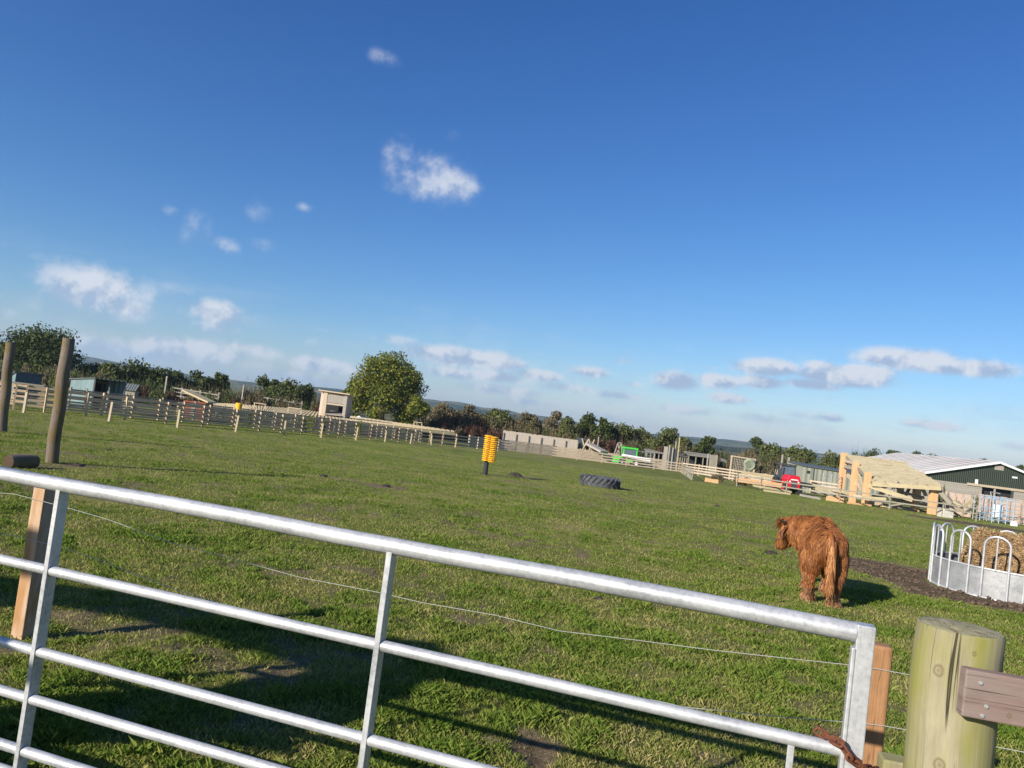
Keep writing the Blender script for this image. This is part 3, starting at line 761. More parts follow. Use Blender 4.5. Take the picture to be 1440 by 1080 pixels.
def furmat(name, cols):
    m, nt, b = newmat(name); tc = texco(nt); at = nt.nodes.new('ShaderNodeAttribute'); at.attribute_name = 'rnd'
    n = noise(nt, mapv(nt, tc.outputs['Object'], (1, 1, .45)), 9, 4, .65, .5)
    f = mathn(nt, 'ADD', mathn(nt, 'MULTIPLY', at.outputs['Fac'], .6), mathn(nt, 'MULTIPLY', n, .42))
    c = ramp(nt, f, [(.25, cols[0]), (.48, cols[1]), (.75, cols[2])])
    L(nt, c, b.inputs['Base Color']); b.inputs['Roughness'].default_value = .55; b.inputs['Specular IOR Level'].default_value = .3
    return m
M['fur'] = furmat('rust_fur', [(.065, .018, .005), (.27, .088, .022), (.56, .25, .085)])
M['furtail'] = furmat('tail_fur', [(.20, .065, .016), (.36, .14, .040), (.54, .27, .10)])
M['furface'] = furmat('face_fur', [(.26, .09, .03), (.50, .25, .12), (.68, .45, .28)])
M['furleg'] = furmat('muddy_leg_fur', [(.12, .05, .022), (.28, .12, .05), (.44, .25, .13)])
cme.materials.clear(); cme.materials.append(M['fur'])
cb = bpy.data.objects.new('body', cme); COL.objects.link(cb); cb.parent = cow
def hairmesh(name, root, nrm, dirv, ln, wd, mat, rg, lift=.35, droop=.0, rnds=None):
    n = len(root)
    dirv = dirv/np.linalg.norm(dirv, axis=1)[:, None]
    d0 = dirv*(1-lift)+nrm*lift; d0 /= np.linalg.norm(d0, axis=1)[:, None]
    d1 = dirv+np.array([0, 0, -1])*droop+rg.randn(n, 3)*.12; d1 /= np.linalg.norm(d1, axis=1)[:, None]
    p1 = root+d0*(ln*.45)[:, None]; p2 = p1+d1*(ln*.55)[:, None]
    w = np.cross(d0, nrm+rg.randn(n, 3)*.5); w /= (np.linalg.norm(w, axis=1)[:, None]+1e-9); w *= wd[:, None]/2
    V = np.stack([root-w, root+w, p1+w*.8, p1-w*.8, p2+w*.15, p2-w*.15], 1).reshape(-1, 3)
    F = (np.arange(n)[:, None, None]*6+np.array([[0, 1, 2, 3], [3, 2, 4, 5]])[None]).reshape(-1, 4)
    r = np.repeat(rg.rand(n) if rnds is None else rnds, 6)
    return npmesh(name, V, F, mat, parent=cow, attrs={'rnd': r}, n=4)
def sample(me, n, rg):
    me.calc_loop_triangles(); nt_ = len(me.loop_triangles)
    T = np.empty(nt_*3, np.int32); me.loop_triangles.foreach_get('vertices', T); T = T.reshape(-1, 3)
    C = np.empty(len(me.vertices)*3, np.float32); me.vertices.foreach_get('co', C); C = C.reshape(-1, 3).astype(float)
    a, b, c = C[T[:, 0]], C[T[:, 1]], C[T[:, 2]]; nn = np.cross(b-a, c-a); ar = np.linalg.norm(nn, axis=1)
    k = rg.choice(nt_, n, p=ar/ar.sum()); u = rg.rand(n, 1); v = rg.rand(n, 1); s = u+v > 1; u = np.where(s, 1-u, u); v = np.where(s, 1-v, v)
    return a[k]+(b-a)[k]*u+(c-a)[k]*v, (nn/ar[:, None])[k]
rg = np.random.RandomState(11)
p, nn = sample(cme, 110000, rg)
# coat falls down the flanks and a little backwards, in locks
lock = fbm(p[:, 0]*14+p[:, 1]*9, p[:, 2]*6+p[:, 1]*9, 3, 2)
lock2 = fbm(p[:, 0]*9+3, p[:, 2]*7+p[:, 1]*12, 13, 2)
side = np.sign(p[:, 1]+1e-6)
dv = np.stack([-.28+(lock-.5)*1.9, side*.15+(lock2-.5)*1.2, np.full(len(p), -1.0)], 1)
top = np.clip((nn[:, 2]-.5)*2, 0, 1)[:, None]
dv = dv*(1-top)+top*np.stack([-.5+(lock-.5)*2.0, side*.9+(lock2-.5)*1.5, np.full(len(p), -.15)], 1)
tang = dv-nn*(dv*nn).sum(1)[:, None]
leg = (p[:, 2] < .42)
hoof = p[:, 2] < .05
face = (p[:, 1] > .42) & (p[:, 2] > .5) & (p[:, 2] < .74)
ln = np.where(leg, .060, .088)*(.6+.7*rg.rand(len(p))); ln[p[:, 2] > .8] *= 1.12; ln[face] *= .55; ln[(p[:, 2] < .62) & (nn[:, 2] < -.2) & ~leg] *= .9
ln[p[:, 2] < .12] *= .8
wd = .0052*(.6+.8*rg.rand(len(p)))
cl = np.clip(.55*rg.rand(len(p))+.6*(lock2-.5)+.25, 0, 1)
k = ~hoof & ~(leg & (p[:, 2] < .24)) & ~face
hairmesh('coat', p[k], nn[k], tang[k], ln[k], wd[k], M['fur'], rg, .38, .45, cl[k])
k = leg & (p[:, 2] < .26) & ~hoof
hairmesh('leg_hair', p[k], nn[k], tang[k], ln[k], wd[k], M['furleg'], rg, .30, .6)
k = face
hairmesh('face_hair', p[k], nn[k], tang[k], ln[k], wd[k], M['fur'], rg, .25, .5)
# muddy skirts of hair over the hooves
pf = []
for (hx, hy) in ((-.03+.05, .165), (-.03-.06, -.165), (1.03, .135), (1.13, -.135)):
    a = rg.rand(420)*6.28; pf.append(np.stack([hx+.062*np.cos(a), hy+.062*np.sin(a), .04+.10*rg.rand(420)], 1))
pf = np.vstack(pf); nf_ = rg.randn(len(pf), 3)*.3
for i_, (hx, hy) in enumerate(((-.03+.05, .165), (-.03-.06, -.165), (1.03, .135), (1.13, -.135))):
    s_ = slice(i_*420, (i_+1)*420); nf_[s_, 0] += (pf[s_, 0]-hx)*14; nf_[s_, 1] += (pf[s_, 1]-hy)*14
nf_ /= np.linalg.norm(nf_, axis=1)[:, None]
hairmesh('hoof_hair', pf, nf_, nf_*.5+np.array([0, 0, -1.0]), .055+.05*rg.rand(len(pf)), np.full(len(pf), .012), M['furleg'], rg, .35, .4)
# fringe (dossan) on the forehead and pale locks beside the face
n = 1500; a = rg.rand(n); u = rg.rand(n)
root = np.stack([1.22+.10*(a-.5)+.03, .39+.20*(u-.5)+.03, .985+.03*rg.rand(n)], 1)
nr_ = np.tile(np.array([[.25, .35, .9]]), (n, 1))
dd = np.stack([.25+.3*rg.randn(n), .45+.35*rg.randn(n), -.8+0*a], 1)
hairmesh('fringe', root, nr_, dd, .14+.16*rg.rand(n), .008+.004*rg.rand(n), M['fur'], rg, .35, .9)
n = 40; root = np.stack([1.16+.05*rg.rand(n), .50+.06*rg.rand(n), .88+.05*rg.rand(n)], 1)
hairmesh('pale_locks', root, np.tile(np.array([[-.5, .6, .3]]), (n, 1)), np.stack([-.05+.15*rg.randn(n), .15+.12*rg.randn(n), np.full(n, -1.0)], 1), .10+.1*rg.rand(n), .006+.003*rg.rand(n), M['furtail'], rg, .3, .5)
# horns: short, dark, sweeping outwards
M['horn'] = plain('horn', (.045, .032, .022), .5, 0, .4, 30)
for s_ in (1, -1):
    b = MB(); base_ = Vector((1.22, .40, .94)); lat = Vector((-.75, .66, 0))*s_
    pts = [base_+lat*.08, base_+lat*.18+Vector((.01, 0, .005)), base_+lat*.28+Vector((.03, 0, .02)), base_+lat*.36+Vector((.05, 0, .05))]
    o = b.tube(pts, [.032, .026, .018, .006], 12).build('horn', M['horn'], None, True); o.parent = cow
    bm = bmesh.new(); eb = base_+lat*.12+Vector((-.02, 0, -.06)); capsule(bm, eb, eb+lat*.10+Vector((0, 0, -.04)), .035, .022)
    em = fuse(bm, .012, 3); bm.free(); em.materials.clear(); em.materials.append(M['fur']); eo = bpy.data.objects.new('ear', em); COL.objects.link(eo); eo.parent = cow
    n = 260; t = rg.rand(n)[:, None]; root = np.array(eb)[None]*(1-t)+t*np.array(eb+lat*.12+Vector((0, 0, -.05)))[None]+rg.randn(n, 3)*.012
    hairmesh('ear_hair', root, np.tile(np.array([[0, 0, -.3]])+np.array(lat)[None], (n, 1)), np.array(lat)[None]*.35+np.array([[0, 0, -1.0]])+rg.randn(n, 3)*.15, .08+.08*rg.rand(n), np.full(n, .008), M['fur'], rg, .3, .5)
# eye and nose
eye = MB().lathe((1.32, .58, .76), [(.001, .018), (.012, .012), (.017, 0), (.012, -.012), (.001, -.018)], 12).build('eye', M['black'], None, True); eye.parent = cow
# tail: dock plus long pale switch
ty0 = -.07
b = MB().tube([(-.18, ty0*.3, 1.0), (-.28, ty0*.6, .97), (-.345, ty0, .86), (-.365, ty0, .62), (-.36, ty0, .42)], [.034, .03, .026, .022, .012], 12)
o = b.build('tail', M['furtail'], None, True); o.parent = cow
n = 2400; t = rg.rand(n)**.8; zc = np.interp(t, [0, .15, .3, 1], [1.0, .95, .84, .40]); xc = np.interp(t, [0, .15, .3, 1], [-.2, -.30, -.35, -.365])
a = rg.rand(n)*6.28; rad_ = np.interp(zc, [.4, .7, 1.0], [.034, .024, .030])
root = np.stack([xc+rad_*np.cos(a)*.8, np.where(zc > .9, ty0*.6, ty0)+rad_*np.sin(a), zc], 1)
nr_ = np.stack([np.cos(a), np.sin(a), np.zeros(n)], 1)
hairmesh('tail_switch', root, nr_, np.stack([-.02+.05*rg.randn(n), .050*rg.randn(n), np.full(n, -1.0)], 1), np.interp(zc, [.4, .65, 1.0], [.25, .26, .18])*(.6+.5*rg.rand(n)), .0085+.004*rg.rand(n), M['furtail'], rg, .14, .6)

# ------------------------------------------------------------------ fences
def rail_fence(pts, spacing, H, zs, name, label, mat, side=1, board=(.03, .10), pw=.10, parent_label=None, railmat=None, jitter=.02, top_post=.05, shift=.5):
    """pts: plan polyline; posts and rails are parts of the one fence"""
    root = thing(name, label, 'fence', (pts[0][0], pts[0][1], gz(0, pts[0][1])))
    k = 0
    for (x0, y0), (x1, y1) in zip(pts, pts[1:]):
        D = Vector((x1-x0, y1-y0, 0)); Ls = D.length; D.normalize(); nrm = Vector((D.y, -D.x, 0))*side
        n = max(1, round(Ls/spacing)); P_ = []
        for i in range(n+1):
            t = i/n; p = Vector((x0+(x1-x0)*t, y0+(y1-y0)*t, 0)); p.z = gz(0, p.y); P_.append(p)
            if i == n and (x1, y1) != tuple(pts[-1]): continue
            b = MB().beam(p+Vector((0, 0, -.2)), p+Vector((rnd.uniform(-jitter, jitter), rnd.uniform(-jitter, jitter), H+top_post+rnd.uniform(-.02, .03))), pw, pw*.8, up=D)
            b.build('post', mat, root)
        for z in zs:
            b = MB()
            for i in range(n):
                a = P_[i]+nrm*(pw*.5+board[0]*.5)+Vector((0, 0, z+rnd.uniform(-.012, .012))); c = P_[i+1]+nrm*(pw*.5+board[0]*.5)+Vector((0, 0, z+rnd.uniform(-.012, .012)))
                b.beam(a+D*.003, c-D*.003, board[0], board[1])
            b.build('rail', railmat or mat, root)
    return root
def gpt(px, py): g = G(px, py); return (g.x, g.y)
def at_(px, Y): return (XG(px, Y), Y)
nearF = [at_(-110, 36.0), at_(18, 37.2), at_(62, 37.9), at_(175, 40.8), at_(330, 48.5), at_(450, 57.0), at_(560, 68.0), at_(640, 78)]
rail_fence(nearF, 2.5, 1.18, (1.10, .82, .54, .26), 'post_and_rail_fence', 'long pale four rail paddock fence running back from the left edge', M['warmrail'], side=-1, board=(.11, .09), pw=.10)
def offs(pts, dx, dy=0): return [(x+dx, y+dy) for x, y in pts]
rail_fence([(x+a, y+b) for (x, y), (a, b) in zip(nearF, [(-1.2, 2.8)]*3+[(-2.3, 2.0)]+[(-3.6, .6)]*5)], 2.6, 1.22, (1.14, .86, .58, .30), 'post_and_rail_fence', 'second pale rail fence running just behind and along the long left paddock fence', M['warmrail'], side=-1, board=(.11, .10), pw=.10)
rail_fence([(x+a, y+b) for (x, y), (a, b) in zip(nearF, [(-2.4, 6.2)]*3+[(-4.6, 4.4)]+[(-8.0, 2.0)]*5)], 3.2, 1.30, (1.2, .75, .30), 'post_and_rail_fence', 'third rail fence farthest behind the long left paddock fence, by the teal sheds', M['oldgrey'], side=-1, board=(.10, .09), pw=.11)
farF = [at_(640, 78), at_(700, 84.0), at_(775, 88.0), at_(880, 90), at_(958, 91.5)]
rail_fence(farF, 3.0, 1.18, (1.10, .80, .50, .20), 'post_and_rail_fence', 'fresh pale rail fence across the far end of the paddock behind the yellow brush', M['pale'], side=1, board=(.04, .13), pw=.13)
rail_fence(offs(farF, 1, 7), 3.0, 1.3, (1.2, .88, .56, .24), 'post_and_rail_fence', 'second pale rail fence behind the far paddock fence, in front of the plank screen', M['pale'], side=1, board=(.05, .12), pw=.13)
jog = [at_(958, 91.5), at_(966, 78), at_(972, 66)]
rail_fence(jog, 2.6, 1.0, (.9, .5), 'old_rail_fence', 'old grey leaning fence turning towards the field beside the cut orange beams', M['oldgrey'], side=1, board=(.03, .08), jitter=.12)
rightF = [at_(1036, 64.5), at_(1105, 60.0), at_(1180, 56.5), at_(1250, 55), at_(1325, 53.5), at_(1372, 53)]
rail_fence(rightF, 3.2, 1.02, (.93, .55), 'old_rail_fence', 'weathered two rail fence in front of the timber frame building site', M['oldgrey'], side=1, board=(.03, .09), jitter=.05)
rail_fence([at_(960, 92), at_(1030, 84), at_(1100, 76), at_(1180, 72)], 3.0, 1.25, (1.15, .85, .55, .25), 'post_and_rail_fence', 'pale rail fence behind the red tractor and the netted bale', M['pale'], side=1, board=(.04, .14), pw=.13)
# short electric-fence stakes standing in front of the long left fence
for px, Y, h in ((33, 35.0, .95), (153, 37.3, .95), (249, 39.6, .95), (331, 43.9, .95), (399, 48.6, .92), (451, 52.5, 1.0), (500, 57, .98), (541, 62.5, .9), (577, 67, .9), (606, 71.5, .9), (640, 75, .9)):
    x = XG(px, Y); z = gz(0, Y)
    lab = {33: 'short pale stake in the grass right of the farther tall pole', 153: 'short pale stake in the grass below the open teal shelter'}.get(px, 'short pale stake in the grass before the long left fence')
    tag(MB().beam((x, Y, z-.1), (x+rnd.uniform(-.03, .06), Y, z+h), .10, .08, up=(0, 1, 0)).build('fence_stake', M['newwood' if px > 200 else 'pale'], None, loc=(x, Y, z)), lab, 'stake', 'short stakes before the left fence')
# yellow bucket on a fence post
Yb = 46.5; xb = XG(337, Yb, ZP(337, 570, Yb)); zb = ZP(337, 575.5, Yb)
tag(MB().lathe((xb, Yb-.1, zb), [(.001, 0), (.17, 0), (.20, .36), (.185, .37), (.16, .05), (.001, .04)], 20).build('yellow_bucket', M['yellow'], None, True, loc=(xb, Yb, zb)), 'yellow bucket hung on top of the long left fence', 'bucket')

# ------------------------------------------------------------------ left side: teal field shelters
def field_shelter(px0, px1, px2, ytop, Y, label, depth=3.6, opn=True, H=None):
    """side wall px0..px1 (lit), open front px1..px2"""
    z1 = ZP(px1, ytop, Y); g0 = gz(0, Y)
    A = Vector((XG(px1, Y, z1), Y, 0)); B = Vector((XG(px2, Y+1.2, z1), Y+1.2, 0)); C = Vector((XG(px0, Y+.9, z1), Y+.9, 0))
    f = (B-A); w = f.length; f.normalize(); back = Vector((-f.y, f.x, 0)); sdv = (C-A)
    root = thing('field_shelter', label, 'shelter', (A.x, A.y, g0))
    h = z1-g0; hb = h-.28
    D_ = A+sdv; E_ = B+sdv
    z = lambda p, q: Vector((p.x, p.y, g0+q))
    MB().slab([z(A, -.1), z(A, h), z(D_, hb), z(D_, -.1)], f*.05).build('side_wall', M['teal'], root)
    MB().slab([z(B, -.1), z(B, h), z(E_, hb), z(E_, -.1)], -f*.05).build('side_wall', M['teal'], root)
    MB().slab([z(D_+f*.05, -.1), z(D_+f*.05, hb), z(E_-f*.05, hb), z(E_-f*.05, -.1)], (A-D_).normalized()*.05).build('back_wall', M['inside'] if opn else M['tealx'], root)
    o_ = f*.1; q = (A-D_).normalized()*.12
    MB().slab([z(A-o_+q, h+.01), z(B+o_+q, h+.01), z(E_+o_-q, hb+.01), z(D_-o_-q, hb+.01)], (0, 0, .07)).build('roof', M['shedroof'], root)
    b = MB()
    for t in (0.02, .5, .98): p = A+(B-A)*t-q*.3; b.beam(z(p, -.1), z(p, h-.0), .1, .1)
    if opn: b.build('front_posts', M['darkpaint'], root)
    else:
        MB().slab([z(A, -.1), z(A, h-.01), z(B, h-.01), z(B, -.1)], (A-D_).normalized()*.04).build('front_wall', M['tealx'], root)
    return root
field_shelter(101, 134, 178, 532.5, 50, 'teal corrugated field shelter with a black open front behind the left fence')
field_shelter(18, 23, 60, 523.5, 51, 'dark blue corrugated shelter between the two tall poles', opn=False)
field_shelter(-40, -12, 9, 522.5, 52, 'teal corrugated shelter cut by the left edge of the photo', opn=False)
# small grey shed roofs and red roofed hut seen over the fences
def hut(px, pytop, pxw, Y, label, wallm, roofm, h=None, ridge=.5, slope_right=False):
    z1 = ZP(px, pytop, Y); g0 = gz(0, Y); w = pxw*Y/FPX; x = XG(px, Y, z1); d = w*.8
    root = thing('hut', label, 'hut', (x, Y, g0)); e = z1-ridge
    b = MB(); b.slab([(x-w/2, Y-d/2, g0-.1), (x+w/2, Y-d/2, g0-.1), (x+w/2, Y-d/2, e), (x-w/2, Y-d/2, e)], (0, .08, 0)); b.slab([(x-w/2, Y+d/2-.08, g0-.1), (x+w/2, Y+d/2-.08, g0-.1), (x+w/2, Y+d/2-.08, e), (x-w/2, Y+d/2-.08, e)], (0, .08, 0))
    b.box(x-w/2, x-w/2+.08, Y-d/2+.08, Y+d/2-.08, g0-.1, e); b.box(x+w/2-.08, x+w/2, Y-d/2+.08, Y+d/2-.08, g0-.1, e)
    b.build('wall', wallm, root)
    b = MB(); o = .15
    if slope_right:
        b.slab([(x-w/2-o, Y-d/2-o, z1), (x+w/2+o, Y-d/2-o, e+.01), (x+w/2+o, Y+d/2+o, e+.01), (x-w/2-o, Y+d/2+o, z1)], (0, 0, .12))
    else:
        b.slab([(x-w/2-o, Y-d/2-o, e+.01), (x+w/2+o, Y-d/2-o, e+.01), (x+w/2+o, Y, z1), (x-w/2-o, Y, z1)], (0, 0, .06))
        b.slab([(x-w/2-o, Y+d/2+o, e+.01), (x-w/2-o, Y+.002, z1), (x+w/2+o, Y+.002, z1), (x+w/2+o, Y+d/2+o, e+.01)], (0, 0, .06))
    b.build('roof', roofm, root); 
    MB().box(x-w*.12, x+w*.12, Y-d/2-.03, Y-d/2-.002, g0-.05, e-.15).build('door', M['oldgrey'], root)
    return root
M['redboard'] = wood('red_stained_board', (.14, .035, .02), (.25, .065, .035), (.34, .11, .06), .8, 0, 14)
hut(187, 541, 14, 62, 'small grey roofed hut right of the open teal shelter', M['oldgrey'], M['shedroof'])
hut(281, 553, 32, 58, 'low hut with a red stained side and a sloping pale roof edge', M['redboard'], M['deck'], slope_right=True, ridge=.65)
# pale kerb-like rails in the scrub behind
def bench(px, py, wpx, Y, label, mat='pale', h=.6, name='picnic_bench'):
    z1 = ZP(px, py, Y); x = XG(px, Y, z1); w = wpx*Y/FPX; g0 = z1-h
    b = MB(); b.beam((x-w/2, Y, z1), (x+w/2, Y, z1), .35, .07)
    for s in (-.46, .46): b.beam((x+w*s, Y, gz(0, Y) if h > 1 else g0-.4), (x+w*s, Y, z1-.037), .1, .1)
    tag(b.build(name, M[mat], None, loc=(x, Y, g0)), label, 'bench')
# pale timber decking: wide low roof/walkway of boards behind the fences
def deckstrip():
    root = None
    zt = 1.75-2.02
    pts = [(at(x_, Yn), at2) for x_, Yn, at2 in []] if False else None
    near = [(250, 60.0), (345, 66.0), (400, 71), (520, 77), (640, 82.5)]
    far_ = [(250, 66), (330, 84), (420, 100), (500, 99), (640, 90)]
    A = [Vector((XG(a, b, zt), b, zt)) for a, b in near]; B = [Vector((XG(a, b, zt), b, zt)) for a, b in far_]
    root = thing('timber_decking', 'wide raised deck of new pale yellow boards behind the left fences', 'decking', (A[0].x, A[0].y, gz(0, 70)))
    b = MB()
    for s in range(4):
        n = 22
        for k in range(n):
            t0 = k/n+.004; t1 = (k+1)/n-.012
            b.slab([A[s].lerp(A[s+1], t0), A[s].lerp(A[s+1], t1), B[s].lerp(B[s+1], t1), B[s].lerp(B[s+1], t0)], (0, 0, .05))
    b.build('boards', M['deck'], root)
    b = MB()
    for s in range(4):
        b.beam(A[s]+Vector((0, .05, -.14)), A[s+1]+Vector((0, .05, -.14)), .06, .26)
        for k in range(7):
            p = A[s].lerp(A[s+1], k/7)+Vector((0, .12, 0)); b.beam((p.x, p.y, gz(0, p.y)-.1), (p.x, p.y, zt-.015), .12, .12)
    b.build('frame', M['deck'], root)
deckstrip()
bench(366, 567.5, 17, 79, 'pale bench on the left part of the timber decking')
bench(415, 574, 20, 79, 'pale low bench on the decking left of the wooden shelter')
bench(588, 594, 12, 92, 'small pale trestle under the small tree right of the big tree')
# white rail fencing in the scrub behind the deck
for (pa, pb, Y, lb) in ((365, 425, 104, 'grey rail hurdles in the scrub behind the timber decking'), (243, 308, 92, 'pale rail hurdles in the scrub behind the red sided hut')):
    rt = thing('hurdle_fence', lb, 'fence', (XG(pa, Y), Y, gz(0, Y))); ya = {365: 558, 243: 545}[pa]; za = ZP(pa, ya, Y)
    xa, xb = XG(pa, Y, za), XG(pb, Y, za)
    for dz in (0, -.45, -.9): MB().beam((xa, Y-.08, za+dz), (xb, Y-.08, za+dz-.2), .05, .12).build('rail', M['palegrey'], rt)
    for k in range(6):
        x = xa+(xb-xa)*k/5; MB().beam((x, Y, gz(0, Y)-.2), (x, Y, za+.12), .14, .12).build('post', M['palegrey'], rt)
# wooden open-fronted shelter beside the big tree
def tower():
    Y = 82; z0 = ZP(470, 584, Y); x0 = XG(447, Y, z0+1); x1 = XG(487, Y, z0+1); zt = ZP(467, 551, Y)
    root = thing('wooden_shelter', 'tall pale timber shelter with slatted upper front and a dark open bay', 'shelter', ((x0+x1)/2, Y, z0))
    d = 2.6; w = x1-x0; xm = x0+w*.16
    g0 = gz(0, Y)
    MB().slab([(x0, Y+.9, g0), (xm, Y, g0), (xm, Y, zt-.1), (x0, Y+.9, zt)], (-.02, .07, 0)).build('side_wall', M['pink'], root)
    MB().slab([(x1, Y, g0), (x1, Y+d, g0), (x1, Y+d, zt-.5), (x1, Y, zt-.12)], (-.07, 0, 0)).build('side_wall', M['palegrey'], root)
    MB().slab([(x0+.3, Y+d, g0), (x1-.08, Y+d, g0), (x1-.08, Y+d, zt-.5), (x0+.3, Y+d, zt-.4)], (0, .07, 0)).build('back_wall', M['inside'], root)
    MB().box(xm, xm+.42, Y-.05, Y+.1, g0, zt-.12).build('corner_board', M['pale'], root)
    MB().box(x1-.34, x1-.02, Y-.05, Y+.08, g0, zt-.14).build('corner_board', M['palegrey'], root)
    b = MB(); hz0 = z0+(zt-z0)*.52; a = xm+.42; e = x1-.34
    for k in range(11):
        x = a+(e-a)*(k+.5)/11; b.box(x-.075, x+.075, Y, Y+.04, hz0, zt-.34)
    b.build('slatted_panel', M['palegrey'], root)
    MB().box(a, e, Y+.05, Y+.10, hz0-.04, zt-.16).build('upper_board', M['oldgrey'], root)
    MB().box(a, e, Y-.04, Y+.04, hz0-.2, hz0-.05).build('beam', M['pale'], root)
    MB().slab([(a, Y-.3, z0), (e, Y-.3, z0), (e, Y+d-.1, z0+.35), (a, Y+d-.1, z0+.35)], (0, 0, .06)).build('ramp_floor', M['palegrey'], root)
    MB().slab([(x0-.1, Y-.25, zt-.05), (x1+.25, Y-.35, zt-.1), (x1+.2, Y+d+.2, zt-.35), (x0+.1, Y+d+.2, zt-.1)], (0, 0, .12)).build('roof', M['pale'], root)
tower()
# white sheet / low tent under the big tree
b = MB(); x, z = HX(508, 585, 96); b.slab([(x-2.2, 96, z-1.2), (x-.3, 96, z+.0), (x+1.3, 96, z-1.0)], (0, 3.0, 0))
tag(b.build('white_tent', M['tarp'], None, loc=(x, 96, gz(0, 96))), 'low white ridge tent half hidden under the big tree', 'tent')

# ------------------------------------------------------------------ plank screen, trestles, ramp
def plank_wall(px0, py0, px1, py1, Y0, Y1, h, name, label, mat, n_post=6, bw=.16, postm=None):
    z0 = ZP(px0, py0, Y0); z1 = ZP(px1, py1, Y1); A = Vector((XG(px0, Y0, z0), Y0, z0)); B = Vector((XG(px1, Y1, z1), Y1, z1))
    root = thing(name, label, 'fence', (A.x, A.y, gz(0, Y0))); L_ = (B-A).length; n = int(L_/bw); b = MB()
    dn = Vector((B.y-A.y, A.x-B.x, 0)).normalized()
    for k in range(n):
        p = A.lerp(B, (k+.5)/n); b.beam((p.x, p.y, p.z-h), (p.x, p.y, p.z+rnd.uniform(-.03, .02)), .025, bw-.012, up=(B-A).normalized())
    b.build('boards', mat, root)
    for k in range(n_post+1):
        p = A.lerp(B, (k+.02)/(n_post+.04))+dn*.09; MB().beam((p.x, p.y, p.z-h-.1), (p.x, p.y, p.z-.25), .12, .1).build('post', postm or M['oldgrey'], root)
    for dz in (.3, h*.55):
        MB().beam(A+Vector((0, 0, -dz))-dn*.05, B+Vector((0, 0, -dz))-dn*.05, .06, .1).build('rail', mat, root)
    return root
plank_wall(708, 605, 813, 619, 93.5, 96, 2.7, 'plank_screen', 'long tall screen of pale vertical planks at the far end of the paddock', M['screen'])
MB_ = MB()
x, z = HX(818, 616, 97); tag(MB().box(x-.65, x+.55, 96.5, 97.6, gz(0, 97), z).build('dark_box', M['darkpaint'], None, loc=(x, 97, gz(0, 97))), 'dark box standing at the right end of the plank screen', 'box')
def xframe(px, py, Y, wpx, label):
    x, z = HX(px, py, Y); w = wpx*Y/FPX; g0 = z-1.9
    b = MB(); b.beam((x-w/2, Y, g0), (x+w/2, Y, z), .12, .12); b.beam((x+w/2, Y+.13, g0), (x-w/2, Y+.13, z), .12, .12)
    b.beam((x-w/2, Y+.4, g0), (x+w/2, Y+.4, z-.3), .1, .1)
    tag(b.build('timber_trestle', M['pale'], None, loc=(x, Y, g0)), label, 'trestle')
xframe(823, 617, 96, 9, 'left crossed timber trestle beside the dark box'); xframe(832, 617.5, 96.5, 8, 'right crossed timber trestle before the sloping ramp')
p0 = P(828, 624, 96); p1 = P(850, 636, 94)
tag(MB().beam(p0, p1, 1.4, .25).build('timber_ramp', M['palegrey'], None, loc=p1), 'pale timber ramp sloping down to the right of the trestles', 'ramp')
b = MB(); Y = 96
for a, c in (((863, 641), (869, 622)), ((871, 642), (869, 622)), ((866, 641), (874, 622)), ((875, 643), (874, 622)), ((868.5, 622.5), (875, 623))): b.beam(P(*a, Y), P(*c, Y), .1, .1)
tag(b.build('timber_a_frame', M['palegrey'], None, loc=P(868, 642, Y)), 'grey timber A shaped frame left of the green handler', 'frame')

# ------------------------------------------------------------------ green handler with white boom
def handler():
    Y = 94; K = Y/FPX
    g0 = gz(0, Y); xc = XG(884, Y, g0+1.2); S = lambda px: xc+(px-884)*K
    root = thing('telescopic_handler', 'bright green farm handler with a long white boom behind the far fence', 'farm vehicle', (xc, Y, g0))
    zt = ZP(884, 629, Y)
    x0, x1 = S(876), S(896); w = x1-x0; zc = g0+.95
    b = MB()
    for x in (x0+.07, x1-.07):
        for y in (Y+.07, Y+1.3): b.beam((x, y, zc), (x, y, zt-.10), .14, .14)
    b.box(x0-.05, x1+.05, Y-.08, Y+1.45, zt-.2, zt); b.box(x0, x1, Y, Y+1.4, zc-.02, zc+.35)
    b.build('cab', M['green'], root, bevel=.03)
    MB().box(x0+.15, x1-.15, Y+.04, Y+.07, zc+.36, zt-.22).build('windscreen', M['glass'], root)
    MB().box(x0+.02, x0+.05, Y+.16, Y+1.22, zc+.36, zt-.22).build('side_window', M['glass'], root)
    b = MB().slab([(S(869), Y-.1, g0+.45), (S(900), Y-.1, g0+.45), (S(898), Y-.1, g0+1.0), (S(872), Y-.1, g0+1.0)], (0, 1.7, 0)); b.build('chassis', M['green'], root, bevel=.05)
    b = MB().tube([(S(874), Y-.35, g0+1.18), (S(896), Y-.35, g0+1.06), (S(914), Y-.35, g0+.98)], [.20, .22, .25], 14); b.build('boom', M['white'], root, True)
    b = MB().slab([(S(862), Y-.8, g0+.25), (S(870), Y-.8, g0+.2), (S(871), Y-.8, g0+.9), (S(865), Y-.8, g0+1.05)], (0, 1.6, 0)); b.build('bucket', M['green'], root, bevel=.03)
    for x in (S(874), S(895)):
        for y in (Y-.25, Y+1.65):
            b = MB().tube([(x, y-.16, g0+.42), (x, y+.16, g0+.42)], .45, 22); w_ = b.build('wheel', M['black'], root, False)
            MB().tube([(x, y-.17, g0+.42), (x, y-.162, g0+.42)], .2, 14).build('rim', M['white'], w_)
handler()
